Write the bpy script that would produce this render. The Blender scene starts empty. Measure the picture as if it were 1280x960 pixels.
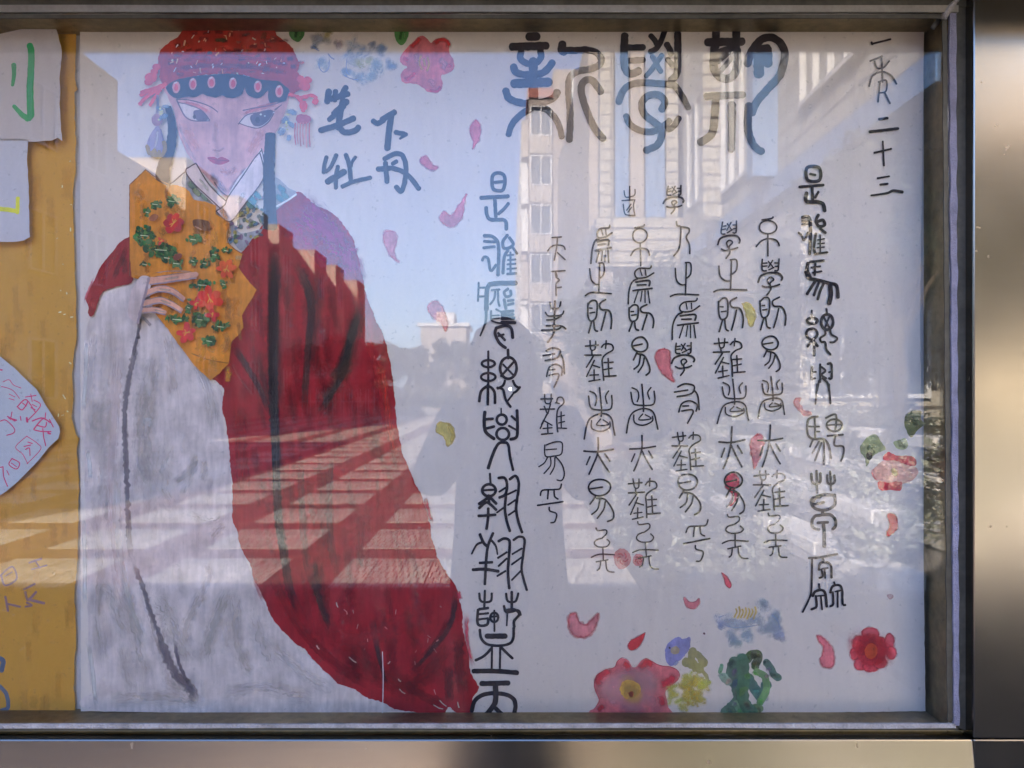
import bpy, bmesh, math, random
from mathutils import Vector, noise
from mathutils.geometry import tessellate_polygon

S = bpy.context.scene
COL = S.collection

# ------------------------------------------------------------------ camera
F = 1065.0                    # focal length in photo pixels (photo 1280 wide)
CAMD = 1.2                    # camera to glass, metres
EYE = 1.5                     # camera height
cd = bpy.data.cameras.new('camera'); cam = bpy.data.objects.new('camera', cd); COL.objects.link(cam)
cam.location = (0, -CAMD, EYE); cam.rotation_euler = (math.pi/2, 0, 0)
cd.sensor_width = 36; cd.lens = 36*F/1280; cd.clip_start = 0.01; cd.clip_end = 2000
cd.shift_x = 4/1280; cd.shift_y = 6/1280
S.camera = cam

# ------------------------------------------------------------------ light
SUN = Vector((.36, -1, -.5)).normalized()
w = bpy.data.worlds.new('World'); S.world = w; w.use_nodes = True
bg = w.node_tree.nodes['Background']
sk = w.node_tree.nodes.new('ShaderNodeTexSky'); sk.sky_type = 'NISHITA'; sk.sun_disc = False
sk.sun_elevation = math.asin(-SUN.z); sk.sun_rotation = -math.atan2(.36, 1)
sk.air_density = 1.0; sk.dust_density = 1.2; sk.ozone_density = 1.5
tint = w.node_tree.nodes.new('ShaderNodeVectorMath'); tint.operation = 'MULTIPLY'; tint.inputs[1].default_value = (.60, .70, .97)
w.node_tree.links.new(sk.outputs[0], tint.inputs[0]); w.node_tree.links.new(tint.outputs[0], bg.inputs[0]); bg.inputs[1].default_value = 0.12
sd = bpy.data.lights.new('sun', 'SUN'); sd.energy = 5.0; sd.angle = math.radians(.53); sd.color = (1, .89, .75)
so = bpy.data.objects.new('sun', sd); COL.objects.link(so); so.rotation_euler = SUN.to_track_quat('-Z', 'Y').to_euler()
S.view_settings.view_transform = 'Standard'; S.view_settings.look = 'None'
S.view_settings.exposure = 3.66; S.view_settings.gamma = 1; S.view_settings.use_curve_mapping = False
cy = S.cycles
cy.transparent_max_bounces = 96; cy.max_bounces = 8; cy.diffuse_bounces = 3; cy.glossy_bounces = 4
cy.use_adaptive_sampling = False
cy.caustics_reflective = False; cy.caustics_refractive = False; cy.sample_clamp_indirect = 6
try:
    cy.use_denoising = True
except Exception:
    pass
R = random.Random(7)

# ------------------------------------------------------------------ node helpers
def s2l(c):
    return tuple(((v/255)/12.92 if v/255 <= .04045 else ((v/255+.055)/1.055)**2.4) for v in c)

class NT:
    def __init__(self, m):
        m.use_nodes = True; self.t = m.node_tree; self.t.nodes.clear()
        self.out = self.t.nodes.new('ShaderNodeOutputMaterial')
    def n(self, typ, ins=None, **kw):
        x = self.t.nodes.new(typ)
        for k, v in kw.items(): setattr(x, k, v)
        for k, v in (ins or {}).items():
            if isinstance(v, tuple) and len(v) == 2 and hasattr(v[0], 'outputs'): self.t.links.new(v[0].outputs[v[1]], x.inputs[k])
            elif hasattr(v, 'outputs'): self.t.links.new(v.outputs[0], x.inputs[k])
            else: x.inputs[k].default_value = v
        return x
    def math(self, op, a, b=0.0, clamp=False):
        return self.n('ShaderNodeMath', {0: a, 1: b}, operation=op, use_clamp=clamp)
    def rng(self, v, a, b, c, d):
        return self.n('ShaderNodeMapRange', {0: v, 1: a, 2: b, 3: c, 4: d})
    def mix(self, f, a, b, blend='MIX'):
        x = self.t.nodes.new('ShaderNodeMix'); x.data_type = 'RGBA'; x.blend_type = blend
        for k, v in ((0, f), (6, a), (7, b)):
            if isinstance(v, tuple) and len(v) == 2 and hasattr(v[0], 'outputs'): self.t.links.new(v[0].outputs[v[1]], x.inputs[k])
            elif hasattr(v, 'outputs'): self.t.links.new(v.outputs[2] if v.bl_idname == 'ShaderNodeMix' else v.outputs[0], x.inputs[k])
            elif isinstance(v, (int, float)): x.inputs[k].default_value = v
            else: x.inputs[k].default_value = (*v[:3], 1)
        return x
    def col(self, node):
        return (node, 2) if node.bl_idname == 'ShaderNodeMix' else (node, 0)
    def done(self, sh): self.t.links.new(sh.outputs[0], self.out.inputs[0])

MATS = {}
def mat(name, color, rough=.8, metal=0.0, var=.12, scale=3.0, detail=4, bump=0.0, bscale=None, spec=.3, stretch=None):
    """base colour (linear) with large and small scale variation and a little relief"""
    if name in MATS: return MATS[name]
    m = bpy.data.materials.new(name); N = NT(m); MATS[name] = m
    tc = N.n('ShaderNodeTexCoord')
    src = (tc, 3)
    if stretch:
        mp = N.n('ShaderNodeMapping', {0: (tc, 3), 3: stretch}); src = (mp, 0)
    n1 = N.n('ShaderNodeTexNoise', {'Vector': src, 'Scale': scale, 'Detail': detail})
    n2 = N.n('ShaderNodeTexNoise', {'Vector': src, 'Scale': scale*9, 'Detail': 3})
    a = N.rng(n1, .3, .7, 1-var, 1+var); b = N.rng(n2, .3, .7, 1-var*.5, 1+var*.5)
    k = N.math('MULTIPLY', a, b)
    c = N.n('ShaderNodeVectorMath', {0: tuple(color[:3]), 3: k}, operation='SCALE')
    ins = {'Base Color': c, 'Roughness': rough, 'Metallic': metal, 'Specular IOR Level': spec}
    if bump:
        bn = N.n('ShaderNodeTexNoise', {'Vector': src, 'Scale': bscale or scale*9, 'Detail': 5})
        ins['Normal'] = N.n('ShaderNodeBump', {'Height': bn, 'Strength': bump, 'Distance': .01})
    N.done(N.n('ShaderNodeBsdfPrincipled', ins))
    return m

# ------------------------------------------------------------------ object helpers
def obj(name, verts, faces, material, parent=None, **props):
    me = bpy.data.meshes.new(name); me.from_pydata(verts, [], faces); me.update()
    if material is not None: me.materials.append(material)
    return link(name, me, parent, **props)
def link(name, me, parent=None, **props):
    o = bpy.data.objects.new(name, me); COL.objects.link(o)
    if parent is not None:
        o.parent = parent; o.matrix_parent_inverse.identity()
    for k, v in props.items():
        o[k] = v
    return o
def empty(name, loc=(0, 0, 0), **props):
    o = bpy.data.objects.new(name, None); COL.objects.link(o); o.location = loc
    for k, v in props.items(): o[k] = v
    return o

class MB:
    def __init__(s): s.v = []; s.f = []
    def box(s, x0, x1, y0, y1, z0, z1):
        b = len(s.v)
        s.v += [(x, y, z) for x in (x0, x1) for y in (y0, y1) for z in (z0, z1)]
        s.f += [tuple(b+i for i in q) for q in ((0, 1, 3, 2), (4, 6, 7, 5), (0, 4, 5, 1), (2, 3, 7, 6), (0, 2, 6, 4), (1, 5, 7, 3))]
        return s
    def vbox(s, x0, x1, d0, d1, z0, z1):
        """box given by its distance d from the camera, seen in the glass: the real thing stands behind the camera"""
        return s.box(min(x0, x1), max(x0, x1), CAMD-max(d0, d1), CAMD-min(d0, d1), z0, z1)
    def prism(s, prof, axis, a, b):
        n = len(prof); base = len(s.v)
        for t in (a, b):
            for p, q in prof:
                s.v.append((t, p, q) if axis == 'x' else ((p, t, q) if axis == 'y' else (p, q, t)))
        s.f.append(tuple(base+i for i in range(n))[::-1]); s.f.append(tuple(base+n+i for i in range(n)))
        for i in range(n):
            j = (i+1) % n; s.f.append((base+i, base+j, base+n+j, base+n+i))
        return s
    def tube(s, pts, r, n=8):
        rings = []
        for i, p in enumerate(pts):
            p = Vector(p); d = (Vector(pts[min(i+1, len(pts)-1)])-Vector(pts[max(i-1, 0)])).normalized()
            u = d.orthogonal().normalized(); v = d.cross(u); b = len(s.v)
            rr = r[i] if isinstance(r, (list, tuple)) else r
            s.v += [tuple(p+(u*math.cos(6.2832*k/n)+v*math.sin(6.2832*k/n))*rr) for k in range(n)]; rings.append(b)
        for a, b in zip(rings, rings[1:]):
            for k in range(n): s.f.append((a+k, a+(k+1) % n, b+(k+1) % n, b+k))
        s.f.append(tuple(rings[0]+k for k in range(n))[::-1]); s.f.append(tuple(rings[-1]+k for k in range(n)))
        return s
    def make(s, name, material, parent=None, bevel=0.0, smooth=False, **props):
        o = obj(name, s.v, s.f, material, parent, **props)
        if bevel:
            b = o.modifiers.new('b', 'BEVEL'); b.width = bevel; b.segments = 2; b.limit_method = 'ANGLE'
        if smooth:
            for p in o.data.polygons: p.use_smooth = True
        return o
# ================================================================== the square behind the photographer
# (everything the glass mirrors; D = distance in the mirrored view)
def V(x, D, z): return (x, CAMD-D, z)

soil = mat('earth', (.10, .085, .06), .95, var=.3, scale=.6, bump=.4)
obj('ground', [(-400, -600, -.03), (400, -600, -.03), (400, 200, -.03), (-400, 200, -.03)], [(0, 1, 2, 3)], mat('far_ground', (.20, .19, .17), .9, var=.2, scale=.05), kind='structure')

def band_material():
    m = bpy.data.materials.new('red_band_tile'); N = NT(m)
    tc = N.n('ShaderNodeTexCoord')
    br = N.n('ShaderNodeTexBrick', {'Vector': (tc, 3), 'Color1': (.23, .125, .10, 1), 'Color2': (.18, .108, .095, 1), 'Mortar': (.05, .04, .035, 1), 'Scale': 1.0, 'Mortar Size': .006, 'Brick Width': .26, 'Row Height': .26}, offset=0.0)
    nz = N.n('ShaderNodeTexNoise', {'Vector': (tc, 3), 'Scale': .9, 'Detail': 5})
    k = N.rng(nz, .3, .7, .88, 1.12)
    c = N.n('ShaderNodeVectorMath', {0: (br, 0), 3: k}, operation='SCALE')
    N.done(N.n('ShaderNodeBsdfPrincipled', {'Base Color': c, 'Roughness': .75, 'Specular IOR Level': .3})); return m
def slab_material():
    m = bpy.data.materials.new('pale_paving_brick'); N = NT(m)
    tc = N.n('ShaderNodeTexCoord'); oi = N.n('ShaderNodeObjectInfo')
    br = N.n('ShaderNodeTexBrick', {'Vector': (tc, 3), 'Color1': (.64, .58, .49, 1), 'Color2': (.46, .42, .36, 1), 'Mortar': (.17, .14, .12, 1), 'Scale': 1.0, 'Mortar Size': .006, 'Brick Width': .06, 'Row Height': .215}, offset=.5)
    k = N.rng((oi, 5), 0, 1, .88, 1.08)
    nz = N.n('ShaderNodeTexNoise', {'Vector': (tc, 3), 'Scale': 14., 'Detail': 4})
    k2 = N.math('MULTIPLY', k, N.rng(nz, .3, .7, .9, 1.1))
    c = N.n('ShaderNodeVectorMath', {0: (br, 0), 3: k2}, operation='SCALE')
    N.done(N.n('ShaderNodeBsdfPrincipled', {'Base Color': c, 'Roughness': .8, 'Specular IOR Level': .25})); return m
pb = MB(); pb.box(-13, 4.4, CAMD-47, .9, -.20, 0.0)
plaza = pb.make('plaza', band_material(), kind='structure')
MB().vbox(-12.9, 1.99, 1.32, 6.32, -.01, .010).make('shade_strip', mat('shade_dark_paving', (.04, .038, .036), .9, var=.2, scale=3, bump=.4), kind='structure')  # dark strip over the paving, deepens the case's shade by colour
MB().vbox(2.0, 4.35, 2.2, 6.1, 0, .05).make('shade_patch', mat('shade_dark_ground', (.025, .02, .015), .95, var=.4, scale=20, bump=.6), kind='structure')  # added dark patch, blackens the shaded ground mirrored in the right stile
sm = slab_material()
sl = MB().box(-.114, .114, -.535, .535, -.01, .006)
me = bpy.data.meshes.new('paving_slab'); me.from_pydata(sl.v, [], sl.f); me.materials.append(sm)
cells = []
for k in range(-3, 8):
    for j in range(30):
        xl = -1.37-1.48*k; d0 = 6.42+1.56*(j-3)
        if xl < -12.9 or xl+.96 > 4.3 or d0 < 6.3: continue
        for q in range(4):
            cells.append((xl+.12+.24*q, d0+.535, abs(xl+.12+.24*q)*.4+d0))
vis = sorted([c for c in cells if c[1] > 6 and c[0] < .6], key=lambda c: c[2])
for x, d, _ in vis[:290]:
    o = link('paving_slab', me, plaza); o.location = (x, CAMD-d, 0)
rest = MB()
inv = set((round(c[0], 3), round(c[1], 3)) for c in vis[:290])
for x, d, _ in cells:
    if (round(x, 3), round(d, 3)) in inv: continue
    rest.box(x-.117, x+.117, CAMD-d-.535, CAMD-d+.535, -.01, .006)
rest.make('paving_slab', sm, plaza, kind='stuff')

# ---------------------------------------------------------------- left buildings (in shade, low sun behind the case)
beige = mat('beige_render', (.42, .35, .28), .85, var=.08, scale=.25, bump=.05)
cream = mat('cream_render', (.31, .265, .225), .85, var=.06, scale=.4)
glassdark = mat('window_glass', (.05, .06, .07), .08, var=.2, scale=.5, spec=.8)
white = mat('white_frame', (.50, .49, .48), .5, var=.04)
def window(parent, axis, p, a0, a1, z0, z1, fr=white, t=.08, mull=1, out=1):
    """window set on a wall: axis 'x' = wall faces the case (plane at distance p), axis 'd' = wall faces sideways (plane at x = p)"""
    f = MB(); g = MB(); w_ = .07
    def bx(m, b0, b1, y0, y1, z0_, z1_):
        if axis == 'x': m.vbox(b0, b1, p-y1*out, p-y0*out, z0_, z1_)
        else: m.vbox(p-y1*out, p-y0*out, b0, b1, z0_, z1_)
    bx(f, a0, a1, -.02, t, z0, z0+w_); bx(f, a0, a1, -.02, t, z1-w_, z1)
    bx(f, a0, a0+w_, -.018, t-.002, z0+w_, z1-w_); bx(f, a1-w_, a1, -.018, t-.002, z0+w_, z1-w_)
    for i in range(mull):
        c = a0+(a1-a0)*(i+1)/(mull+1); bx(f, c-.03, c+.03, -.016, t-.004, z0+w_, z1-w_)
    fo = f.make('window', fr, parent)
    bx(g, a0+.01, a1-.01, .012, .02, z0+.01, z1-.01); g.make('pane', glassdark, fo)
def left_block(x, d0, d1, h, label, rows=3, n=2, depth=14):
    e = empty('campus_building', V(x-depth/2, (d0+d1)/2, 0), label=label, category='building', group='shaded campus buildings left of the square')
    e.location = (0, 0, 0)
    MB().vbox(x-depth, x, d0, d1, -.1, h).make('wall', beige, e)
    MB().vbox(x-depth-.1, x+.02, d0+.002, d1-.002, h+.001, h+.12).make('roof', cream, e)
    for r in range(rows):
        for i in range(n):
            c = d0+(d1-d0)*(i+.5)/n; z = 1.2+r*(h-1)/rows
            window(e, 'd', x, c-.7, c+.7, z, z+1.7, out=-1)
    return e
left_block(-12.9, -10.7, .6, 11.6, 'long shaded campus block nearest the display case', 3, 4)
left_block(-13.0, 13, 28.3, 11.6, 'tall shaded block at the near left end of the square', 3, 5)
ds = [34.3, 41, 48.2, 57, 64, 73]; 
left_block(-14.2, 28.32, 34.28, 10.0, 'lower recessed link joining the shaded left blocks', 3, 2)
for i, d in enumerate(ds):
    e = left_block(-13.0, d, d+[3.7, 5, 3.1, 3.7, 3.2, 4][i], 10.7, ['first', 'second', 'third', 'fourth', 'fifth', 'sixth'][i]+' projecting stair tower along the left side', 3, 1)
    left_block(-14.2, d+[3.7, 5, 3.1, 3.7, 3.2, 4][i]+.01, (ds+[80])[i+1]-.01, 10.7, ['first', 'second', 'third', 'fourth', 'fifth', 'sixth'][i]+' recessed wing between left side stair towers', 3, 1)

# ---------------------------------------------------------------- tall flats in the middle
flatm = mat('pink_render', (.27, .225, .195), .85, var=.05, scale=.2)
brick = mat('roof_brick', (.28, .10, .07), .9, var=.25, scale=3)
af = empty('apartment_block', (0, 0, 0), label='tall pale pink flats with stacked white bay windows down the corner', category='building')
Df = 56
MB().vbox(1.31, 2.9, Df, Df+60, -.1, 20.6).make('wall', flatm, af)
MB().vbox(2.9, 9.0, Df-.5, Df+40, -.1, 22.3).make('wall', flatm, af)
MB().vbox(1.2, 3.0, Df-.2, Df+60, 20.6, 21.2).make('roof', brick, af)
for i in range(7):
    z = 18.2-i*3.22
    MB().vbox(1.35, 2.82, Df-.55, Df+.0, z-1.35, z-.25).make('balcony', cream, af, bevel=.02)
    window(af, 'x', Df-.2, 1.4, 2.8, z-.2, z+1.75, mull=1, t=.3)
for j in range(14):
    d = Df+2+j*4
    for i in range(7):
        z = 18.2-i*3.22
        MB().vbox(.85, 1.31, d, d+1.6, z-.9, z+1.6).make('side_bay', white if (i+j) % 3 else cream, af)
MB().vbox(4.05, 4.22, Df-.75, Df-.5, 0, 22.2).make('downpipe', white, af)
for i in range(24):
    MB().vbox(5.4, 5.95, Df-.62, Df-.5, 21-i*.85, 21.35-i*.85).make('wall_vent', mat('vent_grey', (.30, .29, .29), .8), af)

# ---------------------------------------------------------------- tiled teaching wing on the right
def tile_material(name, c1, c2, mort, bw, rh, ms=.012, plane='x'):
    m = bpy.data.materials.new(name); N = NT(m)
    tc = N.n('ShaderNodeTexCoord'); g = N.n('ShaderNodeNewGeometry'); sx = N.n('ShaderNodeSeparateXYZ', {0: (tc, 3)}); 
    nx = N.n('ShaderNodeSeparateXYZ', {0: (g, 1)})
    ax = N.math('GREATER_THAN', N.math('ABSOLUTE', (nx, 0)), .5)
    u = N.n('ShaderNodeMix', {0: ax, 2: (sx, 0), 3: (sx, 1)})
    cv = N.n('ShaderNodeCombineXYZ', {0: u, 1: (sx, 2)})
    br = N.n('ShaderNodeTexBrick', {'Vector': cv, 'Color1': (*c1, 1), 'Color2': (*c2, 1), 'Mortar': (*mort, 1), 'Scale': 1.0, 'Mortar Size': ms, 'Mortar Smooth': .1, 'Brick Width': bw, 'Row Height': rh}, offset=0.0)
    nz = N.n('ShaderNodeTexNoise', {'Vector': (tc, 3), 'Scale': .8, 'Detail': 5})
    c = N.n('ShaderNodeVectorMath', {0: (br, 0), 3: N.rng(nz, .3, .7, .92, 1.08)}, operation='SCALE')
    N.done(N.n('ShaderNodeBsdfPrincipled', {'Base Color': c, 'Roughness': .45, 'Specular IOR Level': .4})); return m
tile = tile_material('cream_wall_tile', (.36, .325, .265), (.33, .30, .245), (.10, .085, .07), .9, .30, .03)
blue = tile_material('blue_wall_tile', (.10, .19, .36), (.09, .175, .33), (.08, .14, .24), .3, .15, .006)
wing = empty('teaching_wing', (0, 0, 0), label='cream tiled wing with blue trim and white windows right of the square', category='building')
XR = 4.5
MB().vbox(XR, 16, 8.9, 14.3, 5.06, 12).make('upper_wall', tile, wing)
MB().vbox(XR, 16, 14.3, 22, 5.06, 12).make('upper_wall', tile, wing)
MB().vbox(XR-.06, 15.9, 8.86, 22, 4.70, 5.055).make('trim', blue, wing)
MB().vbox(XR-.42, XR, 14.25, 14.6, 5.06, 12).make('pilaster', blue, wing)
MB().vbox(XR-.42, XR-.002, 17.9, 18.2, 5.06, 12).make('pilaster', tile, wing)
MB().vbox(4.75, 15.8, 8.9, 9.1, 4.25, 4.698).make('added_beam', beige, wing)  # added sunlit face, gives the upper right stile something bright to mirror
for a, b in ((10.6, 12.9),):
    window(wing, 'd', XR, a, b, 5.75, 9.4, mull=3, t=.12, out=1)
window(wing, 'd', XR, 14.8, 17.7, 5.5, 8.4, mull=3, t=.12)
window(wing, 'd', XR, 18.4, 21.2, 5.9, 8.4, mull=2)
# ground floor, set back under the overhang
MB().vbox(4.62, 16, 13.5, 22, -.1, 4.695).make('lower_wall', tile, wing)
MB().vbox(15.0, 15.4, 8.9, 13.5, -.1, 4.695).make('lower_wall', beige, wing)
window(wing, 'x', 13.5, 4.75, 5.75, 1.35, 2.75, mull=1, t=.1)
window(wing, 'x', 13.5, 5.85, 6.65, 1.35, 2.75, mull=1, t=.1)
# cross wing at the far end: tiled parapet, blue columns above and a porch below
MB().vbox(2.3, 16, 22.3, 40, 4.70, 6.0).make('parapet', tile, wing)
MB().vbox(2.3, 16, 24.5, 40, 6.0, 12).make('upper_wall', cream, wing)
MB().vbox(2.8, 16, 26.5, 40, -.1, 4.70).make('lower_wall', beige, wing)
for i, (a, b, m_) in enumerate(((2.4, 2.75, tile), (2.80, 3.15, blue), (3.2, 3.55, cream), (3.6, 4.1, blue), (4.15, 4.45, tile))):
    MB().vbox(a, b, 22.4, 22.9, 6.0, 12).make('column', m_, wing)
MB().vbox(2.3, 2.75, 22.5, 22.9, -.1, 4.70).make('column', cream, wing)
MB().vbox(2.45, 2.55, 22.2, 22.29, 5.0, 5.25).make('wall_lamp', white, wing)

# far small white house and hut
hs = empty('small_house', (0, 0, 0), label='small flat roofed white house behind the far hedge', category='building')
MB().vbox(-6.2, -3.0, 60, 66, -.1, 5.9).make('wall', cream, hs); MB().vbox(-6.4, -2.8, 59.8, 66.2, 5.9, 6.15).make('roof', white, hs)
MB().vbox(-5.2, -3.9, 61, 64, 6.15, 7.0).make('roof_tank', white, hs)
window(hs, 'x', 60, -4.4, -3.6, 3.4, 4.6, t=.06)

# low wall along the far end of the square and stair-like planter beds on the right
stone = mat('pale_stone', (.68, .65, .60), .8, var=.15, scale=2.5, bump=.2)
MB().vbox(-13, 4.4, 47.0, 47.35, 0, .45).make('low_wall', mat('grey_stone', (.16, .15, .14), .9), label='low stone kerb wall along the far edge of the square', category='wall', bevel=.02)
pl = empty('planter', (0, 0, 0), label='stepped stone planter below the tiled wing', category='planter')
for i, (x, z) in enumerate(((2.55, .22), (3.05, .48), (3.6, .75), (4.2, 1.02))):
    for k in range(9):
        d = 5.9+k*1.25+R.uniform(-.04, .04)
        MB().vbox(x, x+.34, d, d+1.2, z-.12+R.uniform(-.01, .01), z+R.uniform(-.008, .008)).make('coping_stone', stone, pl, bevel=.012)
    MB().vbox(x+.02, x+.32, 5.9, 17.2, -.05, z-.13).make('riser', mat('planter_wall', (.36, .34, .33), .9, var=.2, scale=2), pl)
    MB().vbox(x+.341, (x+.56 if i < 3 else 7.55), 5.95, 17.1, -.05, z-.10).make('soil', soil, pl)

# ---------------------------------------------------------------- plants
def leaf_mat(name, c):
    m = bpy.data.materials.new(name); N = NT(m)
    tc = N.n('ShaderNodeTexCoord'); nz = N.n('ShaderNodeTexNoise', {'Vector': (tc, 3), 'Scale': 2.2, 'Detail': 6})
    c_ = N.n('ShaderNodeVectorMath', {0: tuple(c), 3: N.rng(nz, .3, .7, .6, 1.45)}, operation='SCALE')
    d = N.n('ShaderNodeBsdfPrincipled', {'Base Color': c_, 'Roughness': .45, 'Specular IOR Level': .5})
    t = N.n('ShaderNodeBsdfTranslucent', {'Color': c_}); N.done(N.n('ShaderNodeMixShader', {0: .25, 1: d, 2: t})); return m
leafA = leaf_mat('leaf_dark', (.035, .05, .028)); leafB = leaf_mat('leaf_grey', (.07, .08, .065)); leafC = leaf_mat('leaf_autumn', (.075, .07, .035))
bark = mat('bark', (.10, .08, .06), .9, var=.3, scale=8, bump=.5)
def crown(clumps, n, size, rr):
    v = []; f = []
    for i in range(n):
        c, r = rr.choice(clumps)
        d = Vector((rr.gauss(0, 1), rr.gauss(0, 1), rr.gauss(0, 1))).normalized()*r*(rr.random()**.45)
        p = Vector(c)+Vector((d.x, d.y, d.z*.85))
        a = Vector((rr.gauss(0, 1), rr.gauss(0, 1), rr.gauss(0, .6))).normalized(); b = a.orthogonal().normalized(); b.rotate(__import__('mathutils').Quaternion(a, rr.uniform(0, 6.28)))
        s_ = size*rr.uniform(.6, 1.4); q = len(v)
        v += [tuple(p-a*s_), tuple(p+b*s_*.38-a*s_*.1), tuple(p+a*s_), tuple(p-b*s_*.38-a*s_*.1)]
        f.append((q, q+1, q+2, q+3))
    return v, f
def tree(name, label, x, D, h, r, n, size, m_, seed, cat='tree', group=None, low=.35):
    rr = random.Random(seed); e = empty(name, V(x, D, 0), label=label, category=cat)
    if group: e['group'] = group
    t = MB(); t.tube([(0, 0, -.05), (.05, .02, h*.3), (-.03, .05, h*.6), (0, 0, h*.85)], [.06+h*.012, .05+h*.009, .03+h*.006, .02], 8)
    cl = []
    for i in range(14):
        a = rr.uniform(0, 6.28); q = rr.uniform(.1, .75)*r; z = h*rr.uniform(low, .92)
        c = (math.cos(a)*q, math.sin(a)*q, z); cl.append((c, r*rr.uniform(.28, .5)))
        t.tube([(0, 0, z*.6), (c[0]*.5, c[1]*.5, z*.85), c], [.03+h*.003, .025, .01], 5)
    t.make('trunk', bark, e)
    v, f = crown(cl, n, size, rr); obj('crown', v, f, m_, e)
    return e
tree('leafy_tree', 'broad dark leafy tree before the cross wing', 3.0, 15.5, 3.6, 2.1, 9000, .085, leafA, 3)
tree('leafy_tree', 'rounded leafy tree beside the tiled wing windows', 4.9, 14.0, 3.9, 1.5, 6500, .08, leafA, 4)
tree('leafy_tree', 'small grey green tree nearer the flats', 2.75, 22.0, 4.0, 1.9, 6000, .10, leafB, 5)
tree('street_tree', 'fine leaved tree overhanging the ground floor windows', 5.1, 11.2, 4.7, 1.5, 9500, .07, leafA, 6, low=.62)
k = 0
for x in (-12, -10.2, -8.6, -7.2, -5.9, -4.4, -3.2, -1.8, -.6, .8):
    tree('hedge_tree', ['bushy', 'taller bushy', 'olive', 'russet', 'thick', 'wide', 'dense', 'loose', 'low', 'round'][k]+' tree in the far row behind the low wall', x, 49.5+(k % 3), 4.0+.5*((k*7) % 4)/3, 1.7, 2600, .17, (leafA, leafC, leafB)[k % 3], 20+k, group='row of trees behind the square', low=.12); k += 1
for i in range(26):
    x = 2.75+(i % 4)*.55+R.uniform(-.08, .1); d = 6.4+(i//4)*1.45+R.uniform(-.3, .3); z = .2+(i % 4)*.27
    if i % 5 == 4: continue
    rr = random.Random(100+i); e = empty('shrub', V(x, d, z-.12), label=['low grey leaved', 'spiky pale', 'spreading glossy', 'twiggy'][i % 4]+' shrub in the stepped planter, '+['nearest', 'second', 'third', 'fourth', 'fifth', 'sixth', 'seventh'][i//4]+' of its row', category='shrub', group=['grey', 'spiky', 'glossy', 'twiggy'][i % 4]+' shrubs in the stepped planter')
    v, f = crown([((rr.uniform(-.2, .2), rr.uniform(-.35, .35), rr.uniform(.08, .3)), .2) for _ in range(6)], 420, .042, rr); obj('foliage', v, f, leafB if i % 2 else leafA, e)
    t = MB()
    for q in range(5): t.tube([(0, 0, 0), (rr.uniform(-.15, .15), rr.uniform(-.2, .2), .3)], .006, 4)
    t.make('stem', bark, e)
shl = leaf_mat('leaf_pale_glossy', (.34, .35, .27))
lv = []; lf = []; rr = random.Random(77)
for i in range(24000):
    x = rr.uniform(1.0, 4.9); d = 5.9+rr.random()**1.5*11.5; base = 0 if x < 2.5 else min(1.02, .2+(x-2.5)*.5)
    if noise.noise(Vector((x*1.3, d*.9, 4))) < .04 and x > 2.4: continue
    if noise.noise(Vector((x*1.6, d*1.4, 9))) < .08 and x <= 2.4: continue
    hgt = abs(rr.gauss(0, .12))+(.22*max(0, noise.noise(Vector((x*2, d*2, 1)))))*rr.random(); s_ = rr.uniform(.014, .04)*(2.2 if rr.random() < .12 else 1)
    p = Vector(V(x, d, base+hgt)); a = Vector((rr.gauss(0, 1), rr.gauss(0, 1), rr.gauss(0, .5))).normalized(); b = a.orthogonal().normalized(); q = len(lv)
    lv += [tuple(p-a*s_), tuple(p+b*s_*.4), tuple(p+a*s_), tuple(p-b*s_*.4)]; lf.append((q, q+1, q+2, q+3))
obj('ground_cover_leaves', lv, lf, shl, kind='stuff')
MB().vbox(.98, 2.54, 6.1, 17.5, 0, .03).make('grass_bed', mat('bed_earth', (.07, .065, .05), .95, var=.4, scale=4, bump=.5), kind='structure')
# white rails and parked cars far off
rl = empty('bicycle_rack', (0, 0, 0), label='white tubular bicycle rack at the far edge of the square', category='rack')
for i in range(9):
    x = -11.2+i*.45
    MB().tube([V(x, 46.2, 0), V(x, 46.2, 1.5), V(x+.3, 46.2, 1.5), V(x+.3, 46.2, 0)], .02, 5).make('hoop', white, rl)
MB().tube([V(-11.4, 46.2, .8), V(-7.2, 46.2, .8)], .022, 5).make('rail', white, rl)
def car(x, D, c, label):
    e = empty('parked_car', V(x, D, 0), label=label, category='car', group='cars parked beyond the square')
    b = MB(); b.prism([(-2.1, .3), (-2.15, .75), (-1.9, .88), (-1.1, .95), (-.5, 1.4), (1.0, 1.42), (1.6, 1.0), (2.1, .92), (2.15, .35)], 'y', -.82, .82); b.make('body', mat('paint_'+label.split()[0], c, .25, var=.02, spec=.7), e, bevel=.05)
    g = MB(); g.prism([(-1.02, .97), (-.48, 1.34), (.95, 1.36), (1.45, 1.0)], 'y', -.83, .83); g.make('window', glassdark, e)
    for sx in (-1.3, 1.35):
        for sy in (-.78, .78):
            wv = MB(); wv.tube([(sx, sy-.1, .32), (sx, sy+.1, .32)], .32, 14); wv.make('wheel', mat('tyre', (.02, .02, .02), .8), e)
car(-7.4, 58, (.35, .35, .36), 'pale car parked at the far edge left of the gap')
car(-4.4, 58, (.10, .11, .13), 'dark car parked at the far edge before the small house')
# ================================================================== the display case
PD = 0.064     # poster plane behind the glass
def P(px, py, y=PD):
    k = (CAMD+y)/F
    return (( px-636)*k, y, EYE-(py-486)*k)

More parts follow.
